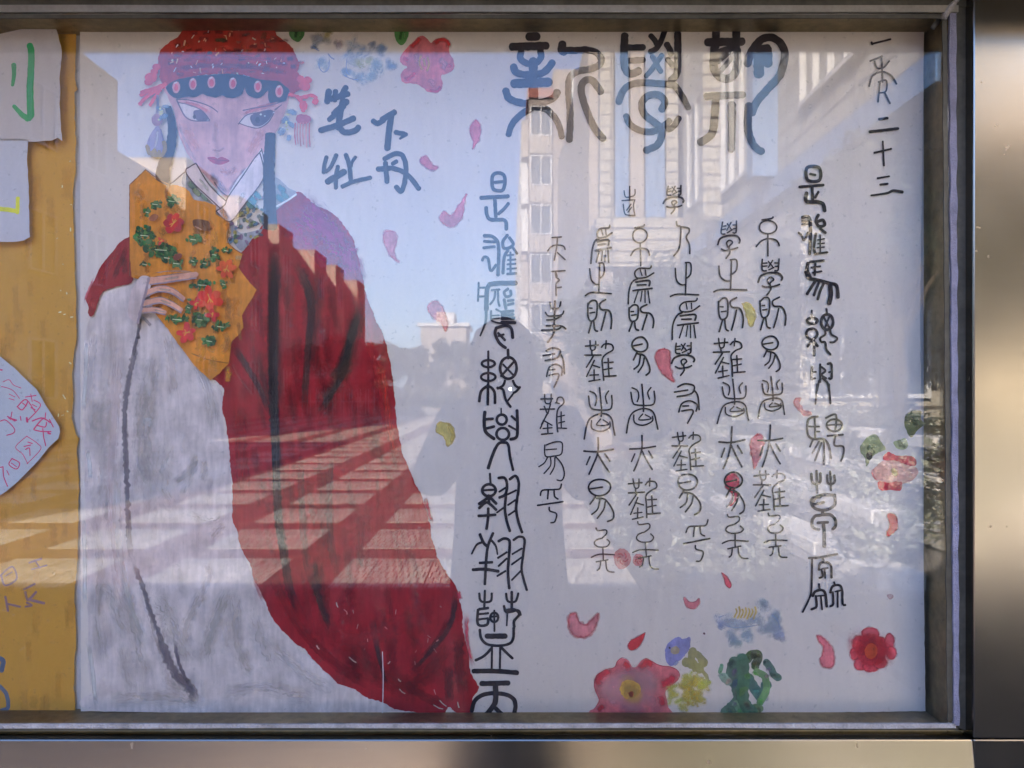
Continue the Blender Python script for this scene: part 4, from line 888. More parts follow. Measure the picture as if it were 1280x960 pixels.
# ---------------------------------------------------------------- watercolour flowers and petals
def wash_blob(s, cx, cy, rx, ry, c, a=.7, rim=None, rot=0., jit=1.0):
    s.blob(cx, cy, rx, ry, BODY(*c, a=a), rot=rot, jit=jit)
    if rim:
        pts = [(cx+rx*.95*math.cos(t)*math.cos(rot)-ry*.95*math.sin(t)*math.sin(rot), cy+rx*.95*math.cos(t)*math.sin(rot)+ry*.95*math.sin(t)*math.cos(rot)) for t in [6.2832*i/12 for i in range(12)]]
        s.ribbon(pts, 4.0, WASH(*rim, a=.35), closed=True, jit=.5)
FB = B0-.0002
def cloud(s, cx, cy, rx, ry, c, n=7, a=.34):
    for _ in range(n):
        t = R.uniform(0, 6.28); q = R.random()**.5*.6
        s.dab(cx+math.cos(t)*rx*q, cy+math.sin(t)*ry*q, rx*R.uniform(.4, .8), ry*R.uniform(.5, .9), WASH(*c, a=a), rot=R.uniform(-1.2, 1.2))
def shape(name, outline, c, rim, a=.9, inner=None, jit=.5, rw=2.0):
    s = Sheet(FB); s.poly(outline, BODY(*c, a=a), jit=jit); s.ribbon(outline, rw*1.7, WASH(*rim, a=.5), closed=True, jit=.6)
    if inner:
        for (x, y, rx, ry, cc) in inner: s.dab(x, y, rx, ry, WASH(*cc, a=.7))
    return s.make(name, poster)
pkc = (172, 98, 112); pkr = (150, 48, 62)
shape('painted_petal', [(594, 150), (599, 154), (601, 162), (599, 174), (595, 181), (591, 186), (592, 178), (588, 168), (588, 158)], (164, 88, 108), (156, 66, 92))
shape('painted_petal', [(526, 197), (531, 195), (536, 198), (541, 206), (548, 209), (544, 213), (537, 212), (529, 207), (525, 202)], (160, 84, 106), (150, 62, 88))
shape('painted_petal', [(551, 267), (556, 264), (560, 268), (564, 269), (571, 260), (578, 250), (583, 243), (580, 258), (579, 268), (572, 280), (563, 284), (554, 280), (550, 274)], (170, 92, 110), (160, 70, 90))
shape('painted_petal', [(482, 289), (489, 288), (495, 292), (496, 302), (493, 312), (495, 322), (499, 328), (491, 323), (485, 315), (480, 303), (479, 294)], (172, 102, 118), (156, 70, 92))
shape('painted_petal', [(539, 378), (546, 376), (552, 382), (557, 394), (560, 405), (557, 414), (551, 404), (542, 398), (536, 390), (535, 383)], (172, 96, 112), (160, 76, 92))
shape('painted_petal', [(830, 436), (836, 438), (838, 446), (838, 458), (841, 470), (843, 477), (838, 475), (829, 468), (822, 457), (819, 446), (823, 438)], (176, 92, 102), (160, 44, 56))
shape('painted_petal', [(994, 499), (1001, 498), (999, 504), (1004, 512), (1014, 517), (1006, 519), (998, 512), (993, 505)], (180, 118, 124), (164, 66, 74))
shape('painted_petal', [(946, 543), (953, 545), (955, 555), (952, 566), (948, 576), (943, 586), (941, 576), (938, 562), (939, 550)], (172, 96, 110), (156, 58, 70))
shape('painted_petal', [(910, 594), (918, 592), (924, 600), (922, 608), (917, 612), (924, 618), (918, 628), (912, 632), (915, 618), (907, 608)], (166, 60, 84), (150, 36, 60))
shape('painted_petal', [(902, 716), (906, 718), (911, 724), (914, 731), (912, 735), (907, 731), (905, 723)], (160, 70, 88), (138, 38, 56), rw=1.4)
shape('painted_petal', [(855, 747), (859, 750), (864, 753), (870, 751), (874, 748), (874, 755), (868, 761), (861, 760), (856, 755)], (172, 96, 110), (156, 62, 76), rw=1.4)
shape('painted_petal', [(713, 768), (719, 766), (722, 772), (724, 777), (731, 781), (738, 776), (744, 770), (748, 767), (746, 780), (741, 790), (733, 796), (724, 797), (716, 793), (711, 784), (710, 775)], (176, 104, 116), (152, 46, 62), rw=3)
shape('painted_petal', [(806, 791), (804, 799), (799, 808), (792, 813), (787, 812), (785, 806), (789, 800), (797, 796)], (158, 48, 56), (140, 26, 38), rw=1.6)
shape('painted_petal', [(1021, 795), (1027, 796), (1034, 802), (1041, 810), (1043, 822), (1042, 831), (1036, 835), (1028, 833), (1025, 825), (1028, 817), (1029, 808), (1024, 802)], (172, 92, 106), (156, 52, 68), rw=2.4)
shape('painted_petal', [(1109, 643), (1116, 642), (1121, 647), (1122, 658), (1119, 664), (1111, 671), (1108, 667), (1112, 657)], (160, 46, 58), (140, 30, 42), rw=1.6)
shape('painted_petal', [(1109, 744), (1114, 743), (1116, 746), (1112, 749)], (170, 140, 148), (160, 108, 118), a=.6, rw=1)
for pts, c in (([(547, 530), (556, 528), (566, 534), (568, 546), (560, 558), (555, 546), (546, 540)], (170, 150, 90)), ([(928, 380), (936, 379), (943, 388), (944, 400), (938, 408), (934, 398), (932, 390)], (164, 152, 96))): shape('painted_petal', pts, c, (160, 144, 84), a=.8)
s = Sheet(FB); s.ribbon([(560, 528), (566, 545), (563, 556)], 7, WASH(166, 146, 86, a=.8)); s.make('painted_wash', poster)

# pink flower at the top
s = Sheet(FB)
s.poly([(509, 60), (516, 54), (521, 47), (529, 44), (535, 49), (538, 54), (545, 49), (556, 48), (562, 52), (562, 66), (567, 76), (568, 86), (560, 92), (551, 95), (554, 106), (550, 114), (543, 117), (534, 114), (529, 109), (519, 105), (504, 103), (501, 96), (504, 88), (510, 83), (502, 79), (500, 71)], BODY(168, 84, 96, a=.95), jit=.9)
for pts, w_, c in [([(512, 60), (520, 54), (526, 46)], 8, (158, 44, 52)), ([(540, 58), (550, 50), (560, 52), (561, 62)], 9, (156, 40, 48)), ([(503, 72), (512, 76)], 8, (162, 60, 84)), ([(556, 80), (566, 84)], 9, (164, 64, 86)), ([(534, 112), (546, 114), (552, 106)], 6, (154, 56, 80)), ([(504, 100), (514, 96), (520, 88)], 9, (158, 60, 84)), ([(520, 66), (522, 80)], 9, (176, 104, 116)), ([(548, 74), (556, 80), (552, 88)], 10, (180, 112, 128)), ([(536, 98), (544, 108)], 10, (176, 98, 116))]: s.ribbon(pts, w_, WASH(*c, a=.85), jit=.2)
for pts in ([(528, 66), (524, 78), (530, 90)], [(533, 68), (536, 80), (533, 92)], [(529, 72), (532, 84)]): s.ribbon(pts, 5, WASH(178, 128, 74, a=.8))
s.make('painted_peony', poster)
for (cx, cy, a_, b_) in ((502, 45, 9, 11), (371, 43, 10, 9)):
    s = Sheet(FB); s.poly([(cx-a_*.8, cy-b_), (cx+a_*.7, cy-b_), (cx+a_, cy-b_*.1), (cx+a_*.5, cy+b_*.8), (cx-a_*.1, cy+b_), (cx-a_*.8, cy+b_*.4), (cx-a_, cy-b_*.4)], BODY(56, 100, 56), jit=.6); s.ribbon([(cx, cy-8), (cx-2, cy+6)], 6, WASH(36, 76, 40, a=.8)); s.ribbon([(cx+4, cy-6), (cx+4, cy+4)], 4, WASH(90, 128, 84, a=.8)); s.make('painted_green_leaf', poster)
s = Sheet(FB)   # pale blue flowers at the top
for x, y, a_, b_, c in [(402, 50, 16, 8, (120, 132, 158)), (394, 58, 8, 4, (86, 110, 158)), (405, 78, 8, 14, (140, 156, 186)), (424, 55, 10, 7, (132, 128, 150)), (410, 42, 8, 7, (150, 144, 96)), (450, 62, 26, 10, (128, 146, 178)), (478, 62, 10, 8, (102, 126, 166)), (488, 80, 9, 10, (112, 136, 172)), (432, 88, 10, 8, (124, 146, 180)), (450, 96, 14, 8, (132, 152, 184)), (466, 94, 10, 8, (140, 158, 186)), (470, 84, 14, 14, (136, 156, 188)), (440, 74, 12, 9, (150, 160, 180)), (452, 78, 12, 8, (168, 164, 132)), (462, 76, 7, 7, (176, 168, 112)), (466, 56, 8, 5, (104, 122, 160))]: cloud(s, x, y, a_, b_, c)
for pts in ([(400, 70), (399, 84), (405, 90), (411, 84), (411, 68)], [(409, 66), (414, 72), (419, 75)], [(390, 58), (400, 64)], [(434, 70), (433, 88), (440, 96)], [(427, 92), (438, 98), (452, 100)]): s.ribbon(pts, 2.2, WASH(84, 108, 156, a=.75), jit=.3)
s.make('painted_blue_flower', poster)
# bottom row
s = Sheet(FB)
s.poly([(741, 893), (744, 884), (749, 876), (746, 868), (743, 859), (745, 846), (753, 839), (768, 834), (772, 826), (778, 822), (785, 825), (789, 833), (795, 834), (800, 827), (808, 823), (815, 827), (826, 832), (840, 834), (849, 840), (847, 850), (840, 858), (832, 863), (832, 872), (836, 884), (834, 894)], BODY(172, 88, 100, a=.95), jit=1.0)
for pts, w_, c in [([(750, 862), (748, 850), (756, 842), (768, 838)], 13, (152, 46, 60)), ([(778, 828), (784, 832), (786, 842)], 11, (158, 50, 58)), ([(798, 838), (808, 829), (818, 834)], 13, (154, 46, 54)), ([(824, 858), (836, 852), (844, 842)], 16, (152, 46, 64)), ([(826, 868), (828, 884)], 12, (150, 44, 58)), ([(746, 888), (756, 882)], 9, (150, 40, 52)), ([(768, 854), (764, 868), (772, 882)], 16, (180, 112, 126)), ([(792, 846), (804, 848), (812, 860)], 16, (178, 104, 118)), ([(794, 884), (806, 890)], 9, (144, 50, 72)), ([(776, 846), (786, 844)], 8, (186, 136, 150)), ([(818, 870), (812, 884)], 14, (176, 94, 108))]: s.ribbon(pts, w_, WASH(*c, a=.85), jit=.2)
cloud(s, 788, 860, 40, 26, (184, 122, 136), 26, .3); cloud(s, 800, 880, 30, 16, (180, 112, 128), 10, .3); s.blob(787, 862, 13, 12, BODY(186, 138, 66, a=.9), jit=1.5); cloud(s, 787, 862, 20, 18, (182, 132, 84), 8, .3); s.blob(789, 868, 3, 3.5, BODY(90, 44, 36), jit=.5); s.ribbon([(785, 866), (790, 871)], 1.2, INK((70, 30, 28)))
for pts in ([(741, 893), (744, 884), (749, 876), (743, 859), (745, 846), (755, 838), (768, 834), (772, 826), (778, 822), (785, 825), (789, 833)], [(795, 834), (800, 827), (808, 823), (815, 827), (826, 832), (840, 834), (849, 841), (847, 850), (832, 864), (836, 884)]): s.ribbon(pts, 1.4, WASH(134, 30, 46, a=.9), jit=.4)
s.make('painted_peony', poster)
s = Sheet(FB-.0006)
for i in range(26): a_ = R.uniform(0, 6.28); q = R.random()**.5; cloud(s, 864+math.cos(a_)*22*q, 866+math.sin(a_)*20*q, 13, 9, R.choice([(176, 164, 84), (170, 156, 90), (182, 172, 104), (160, 146, 76)]), 3, .45)
for x, y in ((861, 862), (865, 873), (871, 873), (860, 878), (868, 868)): s.blob(x, y, 1.4, 1.8, BODY(112, 96, 44), jit=.3)
s.make('painted_yellow_flower', poster)
s = Sheet(FB-.0006)
s.poly([(831, 812), (836, 803), (842, 799), (848, 796), (853, 799), (859, 798), (862, 795), (864, 800), (862, 812), (856, 820), (849, 826), (842, 832), (834, 828)], BODY(104, 108, 162, a=.85), jit=1.2); s.blob(844, 813, 6, 5, BODY(140, 132, 116, a=.8)); s.ribbon([(848, 826), (842, 832)], 6, WASH(128, 140, 178, a=.7)); s.blob(837, 810, 1.2, 1.2, INK())
s.make('painted_blue_flower', poster)
s = Sheet(FB-.0006)
for pts, w_ in (([(866, 814), (864, 824), (870, 834)], 10), ([(858, 828), (868, 832), (874, 836)], 12), ([(872, 818), (880, 828), (876, 832)], 9), ([(874, 832), (882, 844), (886, 852)], 4.5)): s.ribbon(pts, w_, BODY(120, 120, 82, a=.8), jit=.25)
s.make('painted_sprig', poster)
s = Sheet(FB-.0006)
for x, y, a_, b_, c in [(955, 757, 9, 12, (118, 134, 154)), (908, 776, 15, 10, (132, 144, 168)), (925, 780, 18, 10, (138, 150, 170)), (945, 776, 14, 10, (136, 150, 172)), (968, 772, 10, 14, (112, 132, 158)), (974, 790, 8, 14, (116, 130, 164)), (960, 786, 18, 10, (126, 142, 166)), (915, 796, 9, 14, (122, 138, 162)), (935, 792, 12, 12, (128, 144, 164)), (920, 806, 8, 8, (124, 142, 156)), (900, 780, 6, 8, (112, 126, 160))]: cloud(s, x, y, a_, b_, c)
for x in range(918, 945, 4): s.ribbon([(x, 772+R.uniform(-1, 2)), (x+3, 765), (x+2, 759+R.uniform(-1, 3))], 2.2, BODY(156, 140, 84, a=.85), jit=.3)
for pts in ([(900, 778), (915, 784), (930, 784), (955, 780)], [(962, 766), (972, 776), (976, 790)], [(898, 772), (906, 769)]): s.ribbon(pts, 2, WASH(84, 106, 146, a=.6))
s.blob(880, 792, 1.6, 1.6, INK((60, 30, 40))); s.make('painted_blue_flower', poster)
for pts, w_, c in [([(918, 828), (915, 842), (920, 856), (924, 872), (916, 884), (908, 890)], 15, (62, 88, 80)), ([(928, 824), (930, 846), (928, 866), (932, 882), (940, 890)], 15, (60, 92, 78)), ([(934, 824), (940, 818), (948, 820), (944, 832)], 11, (52, 74, 44)), ([(936, 848), (944, 862), (952, 870), (958, 856)], 13, (62, 90, 88)), ([(958, 828), (964, 836), (968, 844), (973, 847)], 9, (66, 92, 88)), ([(946, 840), (956, 846), (958, 862), (950, 878)], 9, (84, 116, 84)), ([(902, 832), (900, 840)], 5, (84, 118, 100)), ([(904, 846), (910, 852)], 10, (112, 138, 130)), ([(944, 884), (950, 886)], 9, (88, 108, 80)), ([(920, 880), (926, 888)], 9, (96, 130, 112))]:
    s = Sheet(FB-.0008-R.random()*.0004); s.ribbon(pts, w_, BODY(*c, a=.9), jit=.12); [cloud(s, x+R.uniform(-2, 2), y, w_*.6, w_*.5, tuple(min(255, int(v_*R.choice((.8, 1.35)))) for v_ in c), 2, .4) for x, y in pts]; s.make('painted_green_leaf', poster)
s = Sheet(FB)
for x, y, a_, b_ in ((1088, 792, 11, 8), (1074, 804, 9, 10), (1068, 818, 6, 8), (1076, 830, 9, 8), (1088, 833, 10, 7), (1100, 828, 9, 8), (1102, 808, 7, 12), (1112, 802, 6, 11), (1114, 816, 7, 8)): wash_blob(s, x, y, a_, b_, (160, 70, 84), .85, (146, 34, 52))
s.blob(1089, 812, 19, 21, BODY(156, 56, 68, a=.75), jit=1.5); cloud(s, 1089, 812, 30, 26, (150, 44, 58), 10, .35); s.blob(1089, 814, 8, 10, BODY(160, 72, 50, a=.7), jit=1); s.make('painted_red_flower', poster)
# right edge flower and leaves
s = Sheet(FB)
s.poly([(1089, 590), (1096, 582), (1104, 577), (1116, 574), (1130, 578), (1142, 582), (1148, 590), (1142, 600), (1130, 604), (1110, 606), (1096, 600)], BODY(182, 116, 118, a=.95), jit=1)
s.poly([(1104, 574), (1109, 565), (1120, 570), (1132, 570), (1143, 572), (1145, 581), (1130, 580), (1118, 576)], BODY(152, 48, 66, a=.95), jit=1); s.poly([(1097, 602), (1110, 603), (1127, 602), (1126, 613), (1112, 612), (1100, 612)], BODY(150, 46, 62, a=.95), jit=1); s.ribbon([(1089, 588), (1092, 596), (1098, 602)], 3, WASH(160, 60, 74, a=.8)); s.dab(1118, 590, 7, 6, WASH(178, 146, 96, a=.8), rot=1.2)
s.make('painted_peony', poster)
for outl, c in (([(1075, 558), (1082, 548), (1094, 542), (1101, 552), (1107, 562), (1098, 566), (1090, 572), (1083, 583), (1081, 572), (1076, 566)], (112, 122, 96)), ([(1117, 553), (1124, 550), (1132, 548), (1135, 556), (1130, 562), (1122, 561)], (130, 142, 112)), ([(1131, 520), (1140, 514), (1152, 514), (1150, 524), (1156, 530), (1146, 538), (1138, 546), (1132, 536)], (84, 92, 62))):
    s = Sheet(FB); s.poly(outl, BODY(*c, a=.9), jit=1); x = sum(p_[0] for p_ in outl)/len(outl); y = sum(p_[1] for p_ in outl)/len(outl); s.dab(x, y, 8, 5, WASH(*[int(v_*.75) for v_ in c], a=.8), rot=.9); s.dab(x+3, y-4, 5, 3, WASH(*[int(v_*1.25) for v_ in c], a=.7)); s.make('painted_green_leaf', poster)
s = Sheet(FB-.0008); s.blob(1087, 570, 4, 5, INK(), jit=.6); s.make('painted_spot', poster)
for cx, cy, rr in ((778, 698, 11), (798, 700, 7)):
    s = Sheet(FB); s.blob(cx, cy, rr, rr*1.15, BODY(176, 108, 116, a=.85), jit=1.2)
    for q in range(5): a_ = q*1.25; s.ribbon([(cx+math.cos(a_)*rr*.7, cy+math.sin(a_)*rr*.8), (cx+math.cos(a_+.8)*rr*.5, cy+math.sin(a_+.8)*rr*.5), (cx+math.cos(a_+1.6)*rr*.2, cy+math.sin(a_+1.6)*rr*.2)], 2.6, WASH(154, 52, 66, a=.8))
    s.make('painted_rose', poster)
# ---------------------------------------------------------------- brush lettering
CB = B0-.0015
def parse(t):
    out = []
    for st in t.split(';'):
        st = st.strip()
        if not st: continue
        hd, body = st.split(':'); kind = ''
        if hd[0] in 'ec': kind = hd[0]; hd = hd[1:]
        w_ = [float(q) for q in hd.split('>')]
        if kind == 'e':
            cx, cy, rx, ry = (float(q) for q in body.replace(',', ' ').split()); pts = [(cx+rx*math.cos(a_), cy+ry*math.sin(a_)) for a_ in [6.2832*i/10 for i in range(10)]]
        else: pts = [tuple(float(q) for q in p_.split(',')) for p_ in body.split()]
        out.append((kind in ('e', 'c'), w_[0], w_[-1], pts))
    return out
REG = {'A': (600, 20, 16/3), 'B': (820, 20, 16/3), 'S': (380, 20, 16/3), 'T': (300, 190, 1280/260), 'C': (560, 200, 6.4), 'D': (560, 340, 6.4), 'E': (560, 480, 6.4), 'F': (560, 620, 6.4), 'G': (560, 760, 6.4),
       'H': (720, 220, 6.4), 'I': (720, 350, 6.4), 'J': (720, 480, 6.4), 'K': (720, 600, 6.4), 'L': (880, 200, 6.4), 'M': (880, 340, 6.4), 'N': (880, 480, 6.4), 'O': (880, 620, 6.4), 'Q': (1040, 20, 16/3), 'U': (0, 0, 6.4), 'W': (0, 140, 16/3), 'X': (0, 440, 16/3), 'Y': (0, 640, 3.0), 'R': (0, 0, 1.0)}
def strokes(spec):
    """spec: 'A|strokes|B|strokes': region letter, strokes in that region's own units -> photo pixels"""
    out = []; q = spec.split('|')
    for r_, t in zip(q[0::2], q[1::2]):
        x0, y0, k = REG[r_.strip()]
        out += [(c, a_/k, b_/k, [(x0+x/k, y0+y/k) for x, y in pts]) for c, a_, b_, pts in parse(t)]
    return out
def write(st, name='seal_script_character', color=(30, 26, 32), parent=None, wk=1.0, base=None, **kw):
    s = Sheet(CB if base is None else base)
    for c, w1, w2, pts in st: s.ribbon(pts, w1*wk, INK(color), closed=c, w2=w2*wk, jit=.07, tip=.45)
    return s.make(name, parent or poster, **kw)
def fit(st, box, wk=1.0, wob=.0):
    xs = [p[0] for t in st for p in t[3]]; ys = [p[1] for t in st for p in t[3]]; x0, x1, y0, y1 = min(xs), max(xs), min(ys), max(ys); sd_ = R.random()*50
    f_ = lambda x, y: (box[0]+(x-x0)/(x1-x0)*(box[1]-box[0])+wob*noise.noise(Vector((x*.07, y*.07, sd_))), box[2]+(y-y0)/(y1-y0)*(box[3]-box[2])+wob*noise.noise(Vector((x*.07, y*.07, sd_+9))))
    return [(c, w1*wk, w2*wk, [f_(*p) for p in pts]) for c, w1, w2, pts in st]

TITLE = [
 "A|50:328,138 378,136;46:215,205 440,198;38:275,235 268,280 300,310 345,320 385,305 408,270 402,232;50:355,300 355,430;55:355,430 358,560;42:225,338 235,370 280,388 360,392 430,372 482,312;52:228,450 458,440;42:172,498 195,550 270,578 340,580 430,570 490,545 515,508;42>34:345,612 270,660 215,720 190,790;42>34:370,606 440,620 500,680 530,740 545,805;48:550,188 545,225 560,238;40:552,225 620,230 700,225 770,240 805,280 800,322 740,352 650,370 600,412 590,500 600,620 600,740 595,825;42:805,505 760,440 720,422 682,452 676,510 700,600 740,700 780,770 820,815",
 "A|45:965,132 960,250 965,340 990,382 1030,380 1058,365;36:970,210 1088,208;35:985,298 1088,292;32:1140,132 1170,170 1182,212 1135,238;32:1230,105 1200,180 1172,222;30:1150,270 1205,370;30:1212,262 1150,350 1108,400;40:925,572 960,490 1030,450 1120,445 1210,452 1260,455;42:1212,622 1232,570 1190,526 1120,532 1080,582 1092,650 1150,700 1202,742 1210,800 1180,862 1108,895;38:975,668 1000,722 1060,760 1130,772 1200,752 1262,700|B|42:145,120 145,250 140,380 102,425;36:72,190 92,222 100,250;32:78,290 112,330;42>34:80,455 120,462 152,500 190,560 215,612;36:85,755 115,738 152,682",
 "B|46:400,82 400,200;46:535,82 535,200;48:345,175 572,170;48:388,220 386,340 410,392 460,418 510,402 540,340 540,225;40:395,250 500,215;40:410,300 480,240;30:420,380 520,260;42:338,535 578,525;46:398,560 388,700 370,788 298,842;48>40:505,590 505,740 502,892;46:610,318 640,230 700,160 760,142 820,170 858,240 850,320 820,402 740,492 672,572 640,645;60:685,235 686,385;56:742,225 745,315;40:680,220 745,210;50>42:620,600 612,740 640,840 680,890 705,902"]
for t in TITLE: write(strokes(t), 'title_character', wk=1.16, label='large black brush character in the top heading')
SUB = ["S|36:165,502 155,570;30:210,502 205,560;34:278,478 250,530;34:292,520 180,552;34:285,570 200,650;30:265,602 170,690;36:260,562 235,690 230,745;34:330,682 240,722 112,762;34:236,740 270,775 340,765 362,742", "S|30:462,700 490,716 530,695;34:522,690 602,642;36:582,660 565,780 556,882;28:612,775 665,785;24>12:680,788 640,818",
 "T|22:532,32 520,80 515,125;24>18:592,20 560,90 530,122;34:540,182 590,152 640,122;22:602,90 590,150 590,220;24:652,18 672,80 682,172;18>14:710,32 690,62 685,90;22:630,212 700,182 802,158", "T|28:850,105 918,100;26:895,68 905,182;26:890,42 950,12 1000,22 1022,100 1010,200 990,242 962,215;22:962,58 940,72;26:930,98 1000,120 1050,160 1100,225"]
for t in SUB: write(strokes(t), 'brush_character', wk=1.18)
LEFT = ["C|c25:385,105 358,125 352,180 362,230 400,246 440,238 456,180 450,128 425,106;22:375,178 440,172;28:265,302 480,290;26:375,310 382,452;24:405,430 450,390 482,348;26:305,382 312,440 340,475 440,478 465,502 466,552",
 "C|24:290,605 350,610 392,645 405,700 405,800 400,920;20:290,650 378,655;20:285,702 372,692;20:275,802 290,775 322,790 335,870 350,885 382,840;22:475,602 440,650 445,702 490,702 522,672 492,622;22:480,720 450,780 440,905;15:500,740 500,910;14:475,762 522,758;14:480,800 540,795;14:475,835 540,830;14:475,872 545,866;18:475,912 545,906;18:520,702 552,748",
 "D|34:540,88 400,90 332,100;32:330,104 312,150 306,300;22>12:306,300 300,400 258,510;14:246,85 240,232;14:246,125 305,125;14:240,195 300,195;15:350,145 412,140;15:378,145 370,210 338,258;15:400,150 402,230 412,272;20:480,135 450,160 465,196 502,186 500,150;22:450,222 462,292;18:480,230 522,225;18:480,262 522,252;14:385,298 430,322;22:430,322 520,312;22:430,346 520,340;22:430,372 528,370;24:430,402 535,405;14:345,312 345,380 380,402 440,412;12:350,350 410,346;12:350,372 410,370;22:385,448 460,428 505,450 518,525;22:385,450 378,500 412,568 460,606;18:402,488 455,545;16:405,512 445,500",
 "D|16:322,635 322,940;e18:322,733 52,28;e18:322,840 58,32;e20:483,768 66,86;17:425,832 530,715;15:442,740 520,822;20:480,622 482,690;18:455,870 440,908 398,932;18:520,870 540,910 572,928|E|20:250,138 265,60 320,18 370,60 376,152;20:320,5 318,162;18:395,30 440,45 460,120 500,182;18:575,25 545,60 525,70;14:520,80 480,132",
 "E|24:295,225 290,300 300,380 368,438;20:300,282 358,278;20:310,355 368,340;e20:430,285 40,40;e20:438,400 50,48;10:425,195 425,245;22:552,212 556,320 550,420 502,442;18:510,258 545,290;16:488,335 542,365;24>18:322,672 360,560 400,482 440,468 480,482 496,580 520,688",
 "E|16:335,718 340,792;e20:328,850 54,48;16:290,850 375,845;20:405,752 450,750 472,800 460,880 412,908;14:410,862 460,830;20:495,762 540,735 566,790 560,885;14:480,882 545,850|F|22:250,62 312,20;20:250,96 312,52 385,110;22:385,60 345,20;20:325,-5 330,60;20:245,160 378,150;20:322,100 320,180 308,262;20:465,-8 455,100 470,200 495,280;14:392,132 450,90;20:558,-8 545,100 562,200 592,290;14:480,72 540,32;14:485,152 545,112",
 "F|22:256,308 282,370 310,400;20:360,298 320,400 305,520 295,705;18>12:282,368 230,390 190,462;18>12:350,358 382,400 396,465;20:255,535 352,530;22:200,590 290,585 402,602;20:405,362 450,340 492,360 490,450 480,600 490,738;15:400,495 470,450;15:405,560 470,500;15:395,640 460,600;18:525,352 570,325 612,350 600,480 590,600 630,752;14:515,465 590,420;14:510,548 590,490;14:510,672 582,600",
 "F|17:250,780 265,842 340,842 350,780;17:295,758 290,900;17:465,782 480,842 540,842 562,780;20:510,768 510,920;18:448,880 470,930 560,915 580,950|G|20:240,15 240,130 310,135 322,95;16:240,50 322,42;16:245,92 320,82;20:250,10 320,0;e17:370,75 32,38;14:370,20 370,60 372,185;14:345,70 400,66;20:455,20 530,12 570,50 530,102 530,150;12:475,42 470,140;20:255,175 265,240 310,288 400,302 490,286 522,240 526,160;38:312,225 458,225;20:350,320 290,382 222,418;20:430,320 470,360 515,402;15:352,310 350,480;15:418,310 415,480;34:205,505 380,505 552,518",
 "G|36:268,605 482,600;40>34:380,620 380,740 350,800 298,860;30:380,802 442,860;30:190,822 215,742 280,695 370,682 470,695 525,730 540,782 530,842"]
for t in LEFT: write(strokes(t), wk=1.14, label='bold black seal script character in the left hand column of large writing')
RIGHT = ["L|c24:825,62 920,62 925,160 830,160;18:850,112 890,120;20:765,215 955,200;22:865,215 870,330;18:890,300 915,255;28:820,265 820,330 900,335 950,350 965,405",
 "L|24:788,460 830,452 850,490 852,600 845,750;16:785,515 830,510;16:785,488 828,486;16:758,582 780,600 800,642 832,580;22:915,440 895,490 920,530 965,520 952,480 910,492;20:930,550 972,582;20:895,590 880,700 892,752;12:930,600 930,750;11:910,640 962,630;11:910,670 962,665;11:905,702 962,696;16:900,750 988,738",
 "L|26:832,825 825,880 850,940;20:850,815 958,805;18:890,830 885,920;15:860,860 930,850;15:870,902 940,890|M|26:815,0 840,50 900,62 1000,90 1060,110 1072,202;22:890,70 860,120 825,175;20:925,72 900,130 880,186;20:960,90 930,150 910,218;34:1010,110 1015,180 1002,248",
 "M|14:862,308 862,360;e20:866,390 42,24;e20:862,495 44,42;20:830,595 870,552 908,592;20:880,550 882,668;e22:985,400 48,62;15:960,362 1000,440;15:1000,362 970,440;16:980,295 985,338;16:970,470 970,500 930,530 940,560 970,562 980,620 1012,658;16:1010,470 1020,500 1066,530 1040,560 1010,562",
 "M|18:865,760 860,852 888,850;14:870,802 895,798;16:930,738 930,880;16:940,760 972,790 940,822 978,850;18:990,735 1020,740 1020,850 1000,850;14:1000,802 1020,796;15:920,870 905,950;16:950,850 990,890 1000,950|N|13:905,2 892,160;15:1000,2 1012,155",
 "N|17:910,260 852,270 830,300 825,370 840,420 880,440 960,442 1000,500 1016,592;14:885,270 890,430;13:840,340 922,340;13:890,380 925,380;14:870,450 848,502;14:920,460 868,552;15:940,470 888,612;15:960,450 960,642;15:975,272 1040,242 1060,262 1050,370;e15:1043,330 62,48;13:985,330 1102,322;15:988,415 1112,405;15:1050,420 1045,490 1112,500 1116,560 1096,615",
 "N|20:860,720 866,780 900,800 930,780 932,715;18:900,695 905,870;18:985,730 990,790 1020,800 1046,780 1042,732;16:1010,700 1016,850;24:866,960 890,912 960,885 1042,892|O|22:1045,-10 1045,70 980,110 900,105 865,70 866,20 930,5;18:880,66 960,50;22:950,120 940,150 890,160 865,200 872,250 920,268;22:940,150 1010,150 1050,190 1052,240 1030,265;20:910,215 990,210;26:955,220 962,310 962,402",
 "O|16:840,496 930,490 1066,464;15:865,500 862,700 850,800 790,928;16:950,500 960,522;18:920,590 930,540 980,530 1016,560 1020,652;14:945,582 990,576;14:965,582 970,655;16:940,590 950,640 925,655;16:920,705 925,740;20:870,800 890,765 940,752 970,780 982,882;13:910,800 960,796;14:935,802 945,908;18:895,800 900,882 860,906;15:1040,690 1050,716;18:1010,772 1030,722 1086,715 1106,760 1110,862 1130,872;13:1050,765 1090,756;14:1070,770 1070,888;17:1030,770 1035,862 1010,882"]
for t in RIGHT: write(strokes(t), wk=1.12, label='black seal script character in the right hand column of medium writing')
for t in ("Q|14:265,186 390,155;16:264,176 268,188", "Q|13:255,300 335,268;13:330,268 337,440;12:285,302 300,345 342,345 382,300;13:248,468 270,400 335,372 395,398 430,452;11:320,440 308,572;11:310,440 362,430 360,500 320,512;14:350,510 386,582", "Q|18:315,688 370,680;20:252,772 440,750", "R|2.4:1103.5,176.7 1105,207;2.6:1093,191 1114,186", "R|2.4:1097,222.7 1111.5,220.4;3:1100.5,230.8 1109.5,229.7;2.4>3.8:1089,244.3 1108,241.6 1117,238.3 1128,240"):
    write(strokes(t), label='small black character in the date at the upper right')
